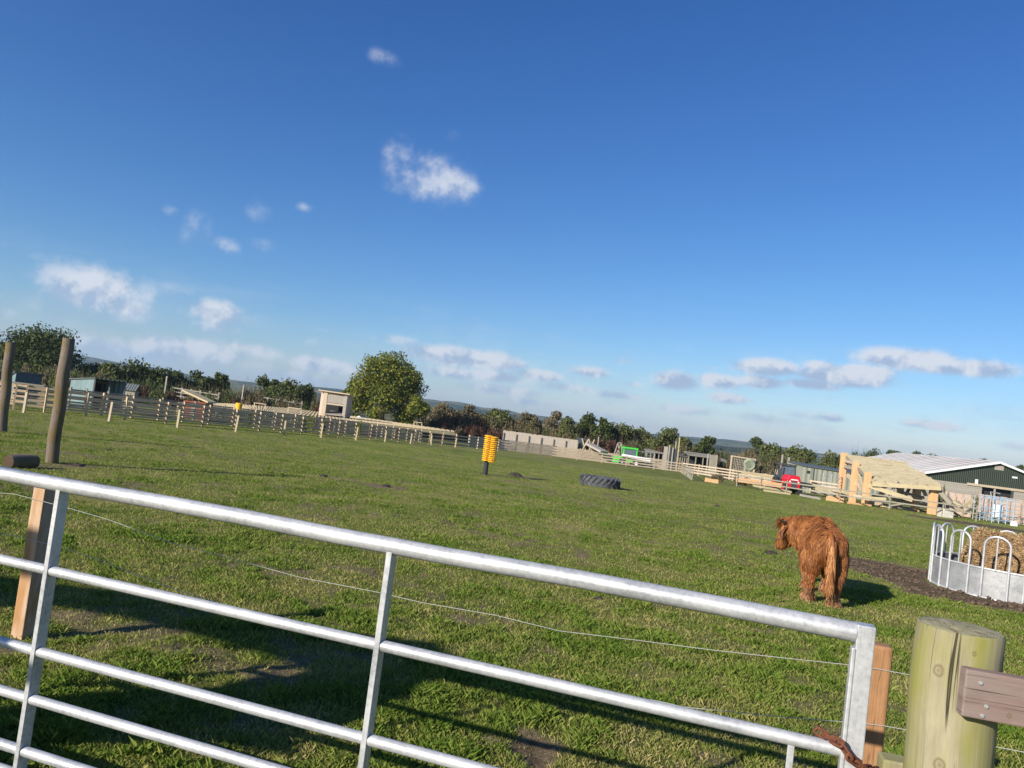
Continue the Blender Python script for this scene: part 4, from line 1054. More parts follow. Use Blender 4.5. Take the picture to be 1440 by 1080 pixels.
# galvanised hurdles and pens behind the fence
def hurdle(px0, px1, py, Y, h, label, nbar=6, group=None, cat='hurdle', mat='galv'):
    z1 = ZP(px0, py, Y); x0 = XG(px0, Y, z1); x1 = XG(px1, Y, z1); z0 = z1-h
    root = thing('livestock_hurdle', label, cat, (x0, Y, z0), group)
    MB().tube([(x0, Y, z0), (x0, Y, z1), (x1, Y, z1), (x1, Y, z0)], .03, 8).build('frame', M[mat], root)
    for k in range(nbar):
        z = z0+(z1-z0)*(k+.5)/nbar; MB().tube([(x0, Y, z), (x1, Y, z)], .018, 6).build('bar', M[mat], root)
    MB().tube([((x0+x1)/2, Y, z0), ((x0+x1)/2, Y, z1)], .02, 6).build('upright', M[mat], root)
hurdle(896, 920, 634, 96, 1.6, 'galvanised sheep hurdle just right of the green handler')
hurdle(1371, 1402, 696, 56, 1.75, 'galvanised field hurdle left of the blue cage at the right edge')
hurdle(1402, 1452, 700, 57, 1.75, 'galvanised field hurdle cut by the right edge of the photo')
hurdle(1158, 1182, 665, 63, 1.6, 'galvanised hurdle just left of the orange timber posts')
# cattle pens: open grey roofs on posts
def lean_to(px0, px1, py, Y, label, h=2.0, roof='oldgrey', rise=.35, d=3.5):
    z1 = ZP((px0+px1)/2, py, Y+d*.5); x0 = XG(px0, Y, z1); x1 = XG(px1, Y, z1); g0 = gz(0, Y)
    root = thing('open_shed', label, 'shed', ((x0+x1)/2, Y, g0)); xm = (x0+x1)/2
    b = MB(); b.slab([(x0, Y-.2, z1-rise), (x1, Y-.2, z1-rise), (x1-.3, Y+d, z1), (x0+.3, Y+d, z1)], (0, 0, .09)); b.build('roof', M[roof], root)
    for k in range(5):
        x = x0+.2+(x1-x0-.4)*k/4; MB().beam((x, Y, g0-.1), (x, Y, z1-rise-.005), .12, .12).build('post', M['oldgrey'], root)
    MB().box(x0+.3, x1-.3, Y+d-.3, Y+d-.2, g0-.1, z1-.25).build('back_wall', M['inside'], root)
    MB().box(x0+.1, x1-.1, Y+.05, Y+.1, g0-.1, g0+.55).build('front_boards', M['oldgrey'], root)
lean_to(908, 935, 633, 102, 'low grey open shed behind the white boom')
lean_to(952, 969, 638, 101, 'grey green roofed low shed right of the tall grey posts', roof='shedroof')
lean_to(967, 1012, 639, 98, 'wide low open shed with a worn dark roof and a black bay')
lean_to(1004, 1030, 646, 95, 'small dark roofed shed left of the netted climbing frame')
# tall upright boards and posts
def uprights(name, label, cat, items, Y, mat='palegrey'):
    x, z = HX(items[0][0], items[0][2], Y); root = thing(name, label, cat, (x, Y, gz(0, Y)))
    for px, pyt, pyb, w, m_ in items:
        a = P(px, pyt, Y+rnd.uniform(-.3, .3)); MB().beam((a.x, a.y, gz(0, Y)-.1), a, w, .12, up=(0, 1, 0)).build('upright', M[m_ or mat], root)
uprights('sheep_handling_gate', 'tall grey boards and posts forming a narrow race behind the fence', 'gate', [(937, 628, 648, .5, 'palegrey'), (942, 626, 648, .14, 'palegrey'), (945.5, 629, 648, .35, 'palegrey'), (949.5, 631, 648, .5, 'darkpaint'), (951, 620, 648, .12, 'palegrey'), (956, 615, 648, .12, 'newwood')], 97)
uprights('upright_panel', 'grey upright hurdle panel standing right of the wide dark roofed shed', 'panel', [(996, 638, 660, .14, 'palegrey'), (999, 639, 660, .12, 'palegrey'), (1004, 640, 660, .6, 'oldgrey'), (1008.5, 640, 660, .14, 'palegrey')], 92)
def single(px, pyt, Y, w, mat, label):
    a = P(px, pyt, Y); tag(MB().beam((a.x, Y, gz(0, Y)-.1), a, w, w, up=(0, 1, 0)).build('timber_post', M[mat], None, loc=(a.x, Y, gz(0, Y))), label, 'post')
single(1100.5, 639, 82, .13, 'palegrey', 'tall thin pale post, left one of the two behind the red tractor')
single(1109.5, 643, 81, .17, 'palegrey', 'tall pale post, right one of the two behind the red tractor')
single(842, 614, 99, .12, 'palegrey', 'thin pale post standing in front of the scrub behind the ramp')
single(343, 541, 95, .14, 'palegrey', 'thin grey post in the scrub above the yellow bucket')
single(235, 529, 88, .14, 'palegrey', 'thin grey post in the scrub behind the red sided hut')
single(1048, 653, 83, .14, 'palegrey', 'grey post before the netted round bale')
# climbing frame with netting
def netframe():
    Y = 89; zt = ZP(1030, 642, Y); x0 = XG(1029, Y, zt); x1 = XG(1061, Y, zt-.5); g0 = gz(0, Y)
    root = thing('netted_frame', 'pale goal shaped timber frame hung with netting behind the fence', 'frame', (x0, Y, g0))
    zt2 = ZP(1061, 647, Y)
    for x, z in ((x0, zt), (x1, zt2)): MB().beam((x, Y, g0-.1), (x, Y, z), .16, .16).build('post', M['pale'], root)
    MB().beam((x0-.1, Y, zt+.06), (x1+.1, Y, zt2+.06), .15, .14).build('crossbar', M['pale'], root)
    b = MB()
    for k in range(1, 14):
        t = k/14; b.tube([(x0+(x1-x0)*t, Y+.05, g0), (x0+(x1-x0)*t, Y+.05, zt+(zt2-zt)*t)], .022, 5)
    for k in range(1, 10): b.tube([(x0, Y+.05, g0+(zt-g0)*k/10), (x1, Y+.05, g0+(zt2-g0)*k/10)], .022, 5)
    b.build('netting', M['palegrey'], root)
netframe()
# round netted bale
Y = 85; x, z = HX(1056, 652, Y)
M['bale'] = plain('green_netted_bale', (.24, .27, .18), .8, 0, .25, 9, .02)
b = MB(); b.tube([(x-.35, Y-.55, z-.12), (x-.35, Y-.5, z-.1), (x+.2, Y+.6, z-.12), (x+.2, Y+.62, z-.12)], [.5, .62, .62, .5], 28)
tag(b.build('round_bale', M['bale'], None, True, loc=(x, Y, gz(0, Y))), 'green netted round bale at the foot of the netted frame', 'bale')
MBx = MB(); xx, zz = HX(1099, 659, 78); gg = gz(0, 78)
rt = thing('dark_tank', 'dark brown square tank left of the red tractor', 'tank', (xx, 78, gg))
MB().box(xx-.42, xx+.42, 77.6, 78.5, gg+.1, zz).build('tank', M['darkpaint'], rt, bevel=.04)
MB().box(xx-.47, xx+.47, 77.55, 78.55, gg-.05, gg+.09).build('pallet', M['palegrey'], rt); MB().box(xx-.7, xx-.5, 77.6, 77.8, gg, zz-.15).build('leg', M['pale'], rt)

# ------------------------------------------------------------------ red tractor seen from the front
def tractor():
    Y = 63; K = Y/FPX; g0 = gz(0, Y); xc = XG(1117, Y, g0+1); 
    root = thing('tractor', 'red tractor facing the camera behind the weathered fence', 'tractor', (xc, Y, g0))
    s = 1.0
    X_ = lambda v: xc+v
    b = MB(); b.slab([(X_(-.50), Y, g0+.50), (X_(.50), Y, g0+.50), (X_(.54), Y, g0+1.15), (X_(.40), Y, g0+1.50), (X_(-.40), Y, g0+1.50), (X_(-.54), Y, g0+1.15)], (0, 1.5, 0))
    b.build('bonnet', M['red'], root, bevel=.05)
    MB().box(X_(-.24), X_(.22), Y-.03, Y-.002, g0+.52, g0+1.04).build('grille', M['darkpaint'], root)
    MB().box(X_(-.30), X_(.30), Y-.035, Y-.003, g0+1.12, g0+1.2).build('badge_strip', M['white'], root)
    for q in (-.36, .34): MB().tube([(X_(q), Y-.03, g0+1.0), (X_(q), Y-.004, g0+1.0)], .06, 12).build('headlight', M['white'], root)
    b = MB(); yc = Y+1.5; zt = ZP(1116, 655, Y)
    for x in (-.62, .62):
        MB().beam((X_(x*1.02), yc, g0+1.0), (X_(x*.9), yc+.1, zt-.06), .09, .09).build('cab_pillar', M['darkpaint'], root)
        MB().beam((X_(x*1.02), yc+1.3, g0+1.0), (X_(x*.9), yc+1.2, zt-.06), .09, .09).build('cab_pillar', M['darkpaint'], root)
    MB().box(X_(-.66), X_(.66), yc-.1, yc+1.4, zt-.06, zt+.06).build('cab_roof', M['darkpaint'], root, bevel=.03)
    MB().slab([(X_(-.56), yc+.02, g0+1.42), (X_(.56), yc+.02, g0+1.42), (X_(.50), yc+.09, zt-.08), (X_(-.50), yc+.09, zt-.08)], (0, .02, 0)).build('windscreen', M['glass'], root)
    MB().box(X_(-.35), X_(.50), yc+.4, yc+.9, g0+1.1, g0+1.9).build('seat', M['dgreen'], root, bevel=.08)
    MB().box(X_(-.62), X_(.62), yc+.1, yc+1.25, g0+.7, g0+1.06).build('cab_floor', M['darkpaint'], root)
    def wheel(x, y, r, w):
        wh = MB().tube([(X_(x-w/2), y, g0+r), (X_(x-w*.4), y, g0+r), (X_(x+w*.4), y, g0+r), (X_(x+w/2), y, g0+r)], [r*.9, r, r, r*.9], 26).build('wheel', M['black'], root)
        sd = -1 if x < 0 else 1
        MB().tube([(X_(x+sd*w*.51), y, g0+r), (X_(x+sd*w*.55), y, g0+r)], r*.5, 16).build('rim', M['red'], wh)
        b_ = MB()
        for k in range(18):
            a = 2*math.pi*k/18; b_.beam((X_(x-w*.45), y+r*math.cos(a), g0+r+r*math.sin(a)), (X_(x+w*.45), y+r*math.cos(a+.15), g0+r+r*math.sin(a+.15)), .04, .06)
        b_.build('tread', M['black'], wh)
    for x in (-.62, .62): wheel(x, Y+.35, .38, .28)
    for x in (-.72, .72): wheel(x, Y+2.1, .62, .40)
    b = MB()
    for x in (-.74, .74): b.slab([(X_(x-.2), Y+1.5, g0+1.15), (X_(x+.2), Y+1.5, g0+1.15), (X_(x+.2), Y+2.7, g0+1.3), (X_(x-.2), Y+2.7, g0+1.3)], (0, 0, .05))
    b.build('mudguard', M['darkpaint'], root)
    MB().tube([(X_(-.58), Y+1.35, g0+1.3), (X_(-.58), Y+1.35, g0+2.15)], .04, 8).build('exhaust', M['darkpaint'], root)
tractor()

# ------------------------------------------------------------------ grey-green panel shed behind tractor
Y = 74; za = ZP(1132, 654, Y); x0 = XG(1130, Y, za); zb_ = za; x1 = XG(1240, Y, za-.6); gg = gz(0, Y)
rt = thing('panel_shed', 'long low grey green panelled shed behind the tractor and timber frame', 'shed', (x0, Y, gg))
MB().slab([(x0, Y, gg-.1), (x1, Y, gg-.1), (x1, Y, za-.35), (x0, Y, za-.1)], (0, .1, 0)).build('front_wall', M['shedpanel'], rt)
MB().slab([(x0, Y+.1, gg-.1), (x0, Y+4, gg-.1), (x0, Y+4, za+.1), (x0, Y+.1, za-.1)], (.1, 0, 0)).build('side_wall', M['shedpanel'], rt)
MB().slab([(x0-.15, Y-.15, za-.09), (x1, Y-.15, za-.34), (x1, Y+4.1, za-.1), (x0-.15, Y+4.1, za+.12)], (0, 0, .08)).build('roof', M['shedroof'], rt)
for px in (1144.5,): x = XG(px, Y, za-.5); MB().box(x-.05, x+.05, Y-.03, Y-.004, gg, za-.15).build('joint', M['darkpaint'], rt)
x = XG(1137, Y, za-.5); MB().box(x-.14, x+.14, Y-.04, Y-.005, za-.75, za-.5).build('hatch', M['inside'], rt)

# ------------------------------------------------------------------ orange beams and new timber lying about
def lying(px0, py0, px1, py1, Y, w, h, mat, label, name='timber_beam', Y1=None, group=None):
    a = P(px0, py0, Y); c = P(px1, py1, Y1 or Y)
    tag(MB().beam(a, c, w, h).build(name, M[mat], None, loc=a), label, 'beam', group)
lying(1036, 674.5, 1076, 679.5, 66, .4, .36, 'orange', 'left one of the two thick orange beams lying behind the weathered fence')
lying(1077, 679.6, 1109, 684.5, 64, .4, .36, 'orange', 'right one of the two thick orange beams, ending by the tractor')
lying(992, 675.5, 1004, 678.5, 67, .45, .5, 'orange', 'short orange beam end lying by the old leaning fence')
lying(1002, 678, 1009, 678.5, 66, .5, .5, 'orange', 'short orange offcut beside the orange beam end')
lying(1164, 700.5, 1187, 705, 57.5, .6, .42, 'orange', 'short thick orange beam in front of the first timber frame post')
lying(1060, 683, 1112, 691.5, 61.5, .5, .14, 'newwood', 'long pale plank in front of the two orange beams')
lying(1075, 690, 1110, 695, 60, .5, .2, 'newwood', 'yellow plank behind the bottom of the weathered fence')
lying(1150, 686, 1168, 690, 66, .9, .45, 'newwood', 'yellow timber stack right of the tractor')
lying(1128, 681, 1155, 686, 67.5, .9, .4, 'newwood', 'yellow timber stack beside the tractor wheel')
lying(1045, 664, 1100, 674, 69, .8, .25, 'newwood', 'pale timber stack behind the orange beams')
lying(1180, 690, 1192, 694, 62, 1.6, .3, 'newwood', 'wide pale board stack between the beam and the frame posts')
def sheet(px, py, w, d, Y, label):
    p = P(px, py, Y); b = MB(); b.lathe((p.x, Y, p.z), [(.001, .09), (w*.3, .08), (w*.42, .05), (w*.5, -.02)], 14)
    for v in b.v: v.y = Y+(v.y-Y)*d/w*1.0; v.z += rnd.uniform(-.02, .02)
    tag(b.build('white_sheet', M['tarp'], None, loc=p), label, 'sheet')
lying(1128, 696.5, 1150, 700.5, 57.6, 1.0, .16, 'palegrey', 'pale board lying flat behind the fence left of the frame', 'white_board')
#sheet(1043, 682, .9, 1.2, 63, 'white plastic sheet on the ground beside the first fence post')

# ------------------------------------------------------------------ timber frame building (lean-to roof)
def timber_frame():
    A = (1187.5, 638.5, 63.5); B = (1221, 664, 57.5); C = (1317, 685.5, 56.0); D = (1272, 650, 61.5)
    def top(t): return P(t[0], t[1], t[2])
    a, b_, c, d = map(top, (A, B, C, D))
    g = gz(0, 57); root = thing('timber_frame_building', 'unfinished timber building with orange posts and a sloping yellow plank roof', 'building', (b_.x, b_.y, g))
    def post(p, w=.46, zt=None): MB().beam((p.x, p.y, gz(0, p.y)-.2), (p.x, p.y, zt if zt is not None else p.z), w, w*.8, up=(0, 1, 0)).build('post', M['orange'], root, bevel=.02)
    post(a, .46, a.z+.1); m1 = P(1204, 650, 60.5); post(m1, .44); post(b_, .44, b_.z)
    post(P(1313.5, 686, 56.3), .5); post(P(1290.5, 679, 59), .5); post(P(1267.5, 677, 61.5), .42)
    post(P(1243, 672, 64), .3)
    # cross boards at the left gable
    for za_, m_ in ((.55, 'pale'), (1.0, 'palegrey')):
        MB().beam(Vector((a.x, a.y, a.z-za_)), Vector((m1.x, m1.y, a.z-za_-.1)), .05, .22).build('gable_board', M[m_], root)
    # roof boards running along the length, stepped down the slope
    ra = P(1190, 640.5, 63.3); rb = P(1227, 677, 57.0); rc = P(1324, 683, 55.6); rd = P(1272, 651, 61.2)
    rb.z -= .0
    b = MB(); n = 13; nn = (rc-rb).cross(ra-rb).normalized()
    if nn.z < 0: nn = -nn
    for k in range(n):
        t0, t1 = k/n, (k+.90)/n
        p0, p1 = rb.lerp(ra, t0), rc.lerp(rd, t0); p2, p3 = rc.lerp(rd, t1), rb.lerp(ra, t1)
        wv = rnd.uniform(-.04, .06)
        b.slab([p0+nn*wv-nn*.05, p1+nn*wv-nn*.05+(p1-p0).normalized()*rnd.uniform(-.1, .12), p2+nn*(wv+.02)+(p1-p0).normalized()*rnd.uniform(-.1, .1)-nn*.0, p3+nn*(wv+.02)], nn*.05)
    b.build('roof_boards', M['roofwood'], root)
    MB().beam(rb+Vector((0, .05, -.2)), rc+Vector((0, .05, -.2)), .12, .3).build('eaves_beam', M['newwood'], root)
    MB().beam(ra+Vector((0, .1, -.15)), rd+Vector((0, .1, -.15)), .12, .3).build('ridge_beam', M['newwood'], root)
    b = MB()
    for k in range(6): t = k/5; b.beam(rb.lerp(rc, t)+Vector((0, 0, -.13)), ra.lerp(rd, t)+Vector((0, 0, -.13)), .1, .18)
    b.build('rafters', M['oldgrey'], root)
    # braces
    for (p, q, Y0, Y1, m_) in (((1222, 683), (1283, 703), 57.3, 56.2, 'newwood'), ((1207, 668), (1216, 697), 60, 58, 'newwood'), ((1321, 690), (1337, 709), 56, 55.5, 'oldgrey'), ((1224, 676), (1217, 668), 57.4, 58, 'oldgrey'), ((1192, 668), (1214, 688), 62, 59, 'pale')):
        MB().beam(P(*p, Y0), P(*q, Y1), .14, .3).build('brace', M[m_], root)
timber_frame()
# jumble of timber: each stick its own thing
jum = [(1192, 708, 1225, 713, 'orange'), (1225, 712, 1262, 718, 'newwood'), (1262, 713, 1290, 719, 'oldgrey'), (1228, 703, 1250, 707, 'palegrey'), (1255, 702, 1285, 709, 'newwood'),
       (1288, 702, 1312, 712, 'pale'), (1238, 690, 1256, 680, 'white'), (1250, 700, 1262, 676, 'palegrey'), (1272, 700, 1281, 682, 'oldgrey'), (1280, 680, 1296, 703, 'palegrey'),
       (1258, 683, 1276, 704, 'oldgrey'), (1296, 684, 1306, 706, 'oldgrey'), (1286, 706, 1318, 716, 'newwood'), (1297, 716, 1324, 722, 'orange'), (1268, 692, 1300, 700, 'oldgrey'),
       (1212, 700, 1246, 702, 'newwood'), (1238, 676, 1244, 695, 'white'), (1244, 679, 1236, 697, 'pale'), (1330, 700, 1352, 712, 'newwood'), (1336, 712, 1360, 722, 'pale'), (1326, 704, 1350, 707, 'oldgrey'),
       (1344, 706, 1362, 714, 'palegrey'), (1350, 716, 1366, 704, 'newwood'), (1356, 722, 1370, 712, 'oldgrey'), (1340, 720, 1350, 726, 'newwood'), (1352, 700, 1372, 706, 'palegrey'), (1332, 697, 1346, 716, 'oldgrey'),
       (1200, 697, 1216, 699, 'pale'), (1226, 696, 1240, 700, 'oldgrey'), (1215, 706, 1240, 709, 'pale'), (1246, 712, 1272, 708, 'oldgrey'), (1302, 708, 1322, 712, 'pale')]
for q, (a, b1, c, d, m_) in enumerate(jum):
    Y = 56.5+(q*37 % 50)/50*3.5; Y1 = Y+rnd.uniform(-.8, .8)
    p0, p1 = P(a, b1, Y), P(c, d, Y1)
    for p_ in (p0, p1): p_.z = max(p_.z, gz(0, p_.y)+.05)
    tag(MB().beam(p0, p1, .09, rnd.uniform(.1, .26)).build('timber_plank', M[m_], None, loc=p0), 'loose plank in the jumble of timber under and beside the unfinished frame', 'plank', 'loose timber about the building site')
cb_ = P(1331.5, 721, 53.6); b = MB().box(cb_.x-.36, cb_.x+.36, 53.4, 54.2, gz(0, 54)-.02, gz(0, 54)+.62)
tag(b.build('concrete_block', M['concrete'], None, loc=(cb_.x, 53.6, gz(0, 54)), bevel=.02), 'pale square block on the ground right of the last orange post', 'block')

# ------------------------------------------------------------------ board panels + barn
def bpanel(px0, py0, px1, py1, Y0, Y1, h, label, np_=4, bw=.5):
    return plank_wall(px0, py0, px1, py1, Y0, Y1, h, 'board_fence', label, M['pink'], np_, bw, M['pink'])
bpanel(1322, 690, 1366, 696, 62, 61.5, 2.3, 'tall pinkish board fence below the barn, left stretch beyond the timber heap')
bpanel(1374, 693.5, 1450, 705, 59.5, 59, 2.4, 'tall pinkish board fence below the barn, right stretch behind the hurdles', 5)
def ivy(px, py, Y, w, h, label):
    p = P(px, py, Y); n = 700; rg = np.random.RandomState(int(px)); c = rg.randn(n, 3)*np.array([w/2.6, .15, h/2.6])+np.array([p.x, p.y, p.z])
    return c, p
def barn():
    Yn, Yf = 95.0, 119.0; xp = XG(1404, Yn, 4.3); zr_ = ZP(1404, 650.5, Yn); xe = XG(1302, Yn, 2.0); ze = ZP(1302, 664.5, Yn); g0 = gz(0, 95)
    w = xp-xe; xr = xp+w
    root = thing('barn', 'large dark green clad barn with a low pitched pale sheet roof', 'barn', (xp, Yn, g0))
    zl = ZP(1380, 683, Yn)
    MB().slab([(xe, Yn, zl), (xr, Yn, zl), (xr, Yn, ze), (xp, Yn, zr_), (xe, Yn, ze)], (0, .12, 0)).build('gable_wall', M['barngreen'], root)
    b = MB(); b2 = MB()
    z = g0-.1
    xo0 = XG(1381, Yn, zl-.5); xo1 = XG(1426, Yn, zl-.5)
    k = 0
    while z < zl-.05:
        for (u0, u1) in (((xe, xo0),) if True else ()): b.box(u0, u1, Yn+.01+.02*(k % 2), Yn+.08, z, z+.2)
        b2.box(xo1, xr, Yn+.01+.02*(k % 2), Yn+.08, z, z+.2); z += .215; k += 1
    b.build('lower_boards', M['palegrey'], root); b2.build('lower_boards', M['palegrey'], root)
    MB().box(xo0, xo1, Yn+.6, Yn+.7, g0, zl).build('door_opening', M['inside'], root)  # dark sheet painted for the shade within the doorway
    MB().box((xo0+xo1)/2-.5, (xo0+xo1)/2-.32, Yn-.02, Yn+.1, g0, zl-.01).build('door_post', M['palegrey'], root)
    MB().beam((xe+5.2, Yn-.06, zl+.02), (xr, Yn-.06, zl+.02), .1, .28).build('door_rail', M['pale'], root)
    MB().slab([(xe, Yn+.12, g0), (xe, Yf, g0), (xe, Yf, ze), (xe, Yn+.12, ze)], (.1, 0, 0)).build('side_wall', M['palegrey'], root)
    o = .35
    sl = (zr_-ze)/w
    b = MB(); b.slab([(xe-o, Yn-o, ze-o*sl+.05), (xp, Yn-o, zr_+.05), (xp, Yf, zr_+.05), (xe-o, Yf, ze-o*sl+.05)], (0, 0, .14)); b.build('roof', M['barnroofwhite'], root)
    b = MB(); b.slab([(xr+o, Yn-o, ze-o*sl+.05), (xr+o, Yf, ze-o*sl+.05), (xp+.003, Yf, zr_+.05), (xp+.003, Yn-o, zr_+.05)], (0, 0, .14)); b.build('roof', M['barnroofwhite'], root)
    b = MB()
    for k in range(15):
        y = Yn+1+k*1.6; b.slab([(xe-o, y, ze-o*sl+.192), (xp-.4, y, zr_+.155), (xp-.4, y+.34, zr_+.155), (xe-o, y+.34, ze-o*sl+.192)], (0, 0, .035))
    b.build('roof_ribs', M['barnroof'], root)
    for s_ in (-1, 1):
        xx = xe-o if s_ < 0 else xr+o
        MB().beam((xx, Yn-o-.05, ze-o*sl+.02), (xp, Yn-o-.05, zr_+.02), .06, .24).build('barge_board', M['white'], root)
    for px, py, w_, h_ in ((1405, 658, .55, .28), (1373, 677.5, .17, .3), (1427, 671.5, .32, .1)):
        p = P(px, py, Yn); MB().box(p.x-w_, p.x+w_, Yn-.05, Yn-.006, p.z-h_, p.z+h_).build('lamp' if w_ < .5 else 'vent_panel', M['white'] if w_ < .5 else M['palegrey'], root)
barn()
# blue cage with white barrel
Y = 55; p = P(1411, 716, Y); gg = gz(0, Y)
M['blue'] = plain('pale_blue_paint', (.35, .50, .62), .5, .3, .1)
rt = thing('cattle_crush', 'pale blue barred cage standing against the hurdles at the right edge', 'cage', (p.x, Y, gg))
x0, x1 = p.x-.75, p.x+.75; zt = P(1411, 701, Y).z
b = MB()
for x in (x0, x0+.5, x1-.5, x1):
    for y in (Y, Y+1.4): MB().tube([(x, y, gg), (x, y, zt)], .035, 8).build('upright', M['blue'], rt)
b = MB()
for z in (gg+.25, gg+.6, gg+.95, zt-.15, zt):
    for y in (Y, Y+1.4): b.tube([(x0, y, z), (x1, y, z)], .028, 8)
    for x in (x0, x1): b.tube([(x, Y, z), (x, Y+1.4, z)], .028, 8)
b.build('bars', M['blue'], rt)
MB().tube([(x0+.2, Y+.6, zt), (x0+.1, Y+.6, zt+.35), (x0+.8, Y+.6, zt+.3)], .04, 8).build('lever', M['galv'], rt)
tag(MB().tube([(p.x, Y+.6, gg+.3), (p.x, Y+.6, gg+.4), (p.x, Y+.6, gg+1.25), (p.x, Y+.6, gg+1.32)], [.26, .36, .36, .26], 20).build('barrel', M['white'], None, True, loc=(p.x, Y+.6, gg+.3)), 'white plastic barrel inside the pale blue cage', 'barrel')
p = P(1429, 735, 54); tag(MB().tube([(p.x, 54.2, gz(0, 54)-.03), (p.x, 54.2, gz(0, 54)+.3)], [.26, .2], 16).build('white_tub', M['white'], None, True, loc=(p.x, 54.2, gz(0, 54))), 'small white tub on the ground right of the blue cage', 'tub')

# ------------------------------------------------------------------ trees and scrub
LM = {
 'oak': leafmat('dark_oak_leaves', [(.018, .034, .011), (.050, .072, .020), (.12, .135, .036)]),
 'olive': leafmat('olive_leaves', [(.035, .052, .016), (.085, .105, .030), (.17, .17, .055)]),
 'big': leafmat('yellow_green_leaves', [(.022, .040, .010), (.10, .13, .018), (.30, .275, .034)], .5),
 'brown': leafmat('brown_scrub_leaves', [(.05, .044, .022), (.125, .10, .05), (.215, .17, .088)]),
 'red': leafmat('red_hawthorn_leaves', [(.04, .020, .016), (.095, .042, .028), (.15, .085, .05)]),
 'tan': leafmat('tan_scrub_leaves', [(.06, .052, .03), (.15, .125, .07), (.24, .20, .12)]),
}
M['bark'] = plain('bark', (.10, .075, .05), .9, 0, .3, 8, .02)
M['palebark'] = plain('pale_bark', (.33, .27, .20), .9, 0, .3, 8, .02)
def leaves(rg, centres, radii, n, size, squash=.8, sheet=.55):
    """leaf faces spread through overlapping clumps"""
    k = rg.choice(len(centres), n, p=(radii**2)/np.sum(radii**2))
    d = rg.randn(n, 3); d /= np.linalg.norm(d, axis=1)[:, None]
    r = radii[k]*np.power(rg.rand(n), sheet)*1.05
    wv = 1+.25*np.sin(d[:, 0]*5+k)*np.cos(d[:, 2]*6+k*2)
    c = centres[k]+d*(r*wv)[:, None]*np.array([1, 1, squash])
    nn = d+rg.randn(n, 3)*.8; nn /= np.linalg.norm(nn, axis=1)[:, None]
    a = np.cross(nn, rg.randn(n, 3)); a /= np.linalg.norm(a, axis=1)[:, None]; b = np.cross(nn, a)
    s = (size*(.55+.8*rg.rand(n)))[:, None]
    V = np.stack([c-a*s*.5, c+b*s*.32, c+a*s*.5, c-b*s*.32], 1).reshape(-1, 3)
    F = np.arange(n)[:, None]*4+np.array([[0, 1, 2, 3]])
    return V, F, np.repeat(rg.rand(n), 4)
def tree(label, px, pytop, wpx, Y, mat, n=4000, leaf=.32, seed=1, name='tree', base=None, cat='tree', group=None, spread=.62, bark='bark', low=.15, nb=16, lean=0, gaps=1.0, skirt=0):
    rg = np.random.RandomState(seed); rr = random.Random(seed)
    g0 = gz(0, Y); zt = ZP(px, pytop, Y); x = XG(px, Y, (zt+g0)/2+1); w = wpx*Y/FPX; h = zt-g0
    root = thing(name, label, cat, (x, Y, g0), group)
    cz = low*h+(h-low*h)/2; rz = (h-low*h)/2; C = []; Rd = []
    for k in range(nb):
        for _ in range(40):
            u = rg.randn(3); u /= np.linalg.norm(u); q = rg.rand()**.33*.72
            if u[2] < -.75: continue
            break
        cr = (.20+.16*rg.rand())*w*.8
        C.append([u[0]*q*(w/2)*1.0+lean*u[2], u[1]*q*(w/2)*.9, cz+u[2]*q*rz*1.0]); Rd.append(min(cr, rz*.75))
    C = np.array(C); Rd = np.array(Rd)
    # scale so that the crown really reaches the photo's top and width
    top = (C[:, 2]+Rd*.8).max(); C[:, 2] += (h-top)*.9*np.clip((C[:, 2]-low*h)/(h*(1-low)), 0, 1)
    if skirt:
        a_ = rg.rand(skirt)*6.283; q_ = .55+.35*rg.rand(skirt)
        C = np.vstack([C, np.stack([np.cos(a_)*q_*w/2, np.sin(a_)*q_*w/2, h*(.10+.22*rg.rand(skirt))], 1)]); Rd = np.append(Rd, w*(.11+.07*rg.rand(skirt)))
    V, F, r = leaves(rg, C, Rd*gaps, n, leaf)
    npmesh('crown', V, F, mat, parent=root, attrs={'rnd': r}, n=4)
    b = MB(); tr = max(.10, w*.028); o = Vector((x, Y, g0))
    b.tube([o+Vector((0, 0, -.3)), o+Vector((.02*w, 0, h*.18)), o+Vector((lean*.2, 0, h*.42)), o+Vector((lean*.5, 0, h*.62))], [tr*1.25, tr, tr*.75, tr*.4], 10)
    for k in range(min(9, nb)):
        c = Vector(C[k]); s0 = o+Vector((lean*.1, 0, h*(.2+.25*rr.random()))); e = o+c
        m_ = s0.lerp(e, .5)+Vector((rr.uniform(-.1, .1)*w, 0, -.03*h)); b.tube([s0, m_, e], [tr*.5, tr*.3, tr*.1], 6)
    b.build('trunk', M[bark], root, True)
    return root
tree('broad dark oak at the left edge behind the two tall poles', 57, 451, 112, 92, LM['oak'], 15000, .30, 21, nb=26, low=.10, gaps=.80, skirt=10)
tree('large round yellow green tree in the middle of the skyline', 541, 487, 120, 104, LM['big'], 38000, .30, 27, nb=30, low=.04, gaps=.72, skirt=16)
tree('small leaning yellow green tree with a pale trunk right of the large round tree', 590, 553, 42, 100, LM['big'], 5500, .28, 23, nb=12, low=.2, bark='palebark', gaps=.9)
tree('low dark left shoulder tree beside the large round tree', 492, 530, 36, 108, LM['big'], 4000, .30, 24, nb=10, gaps=.9)
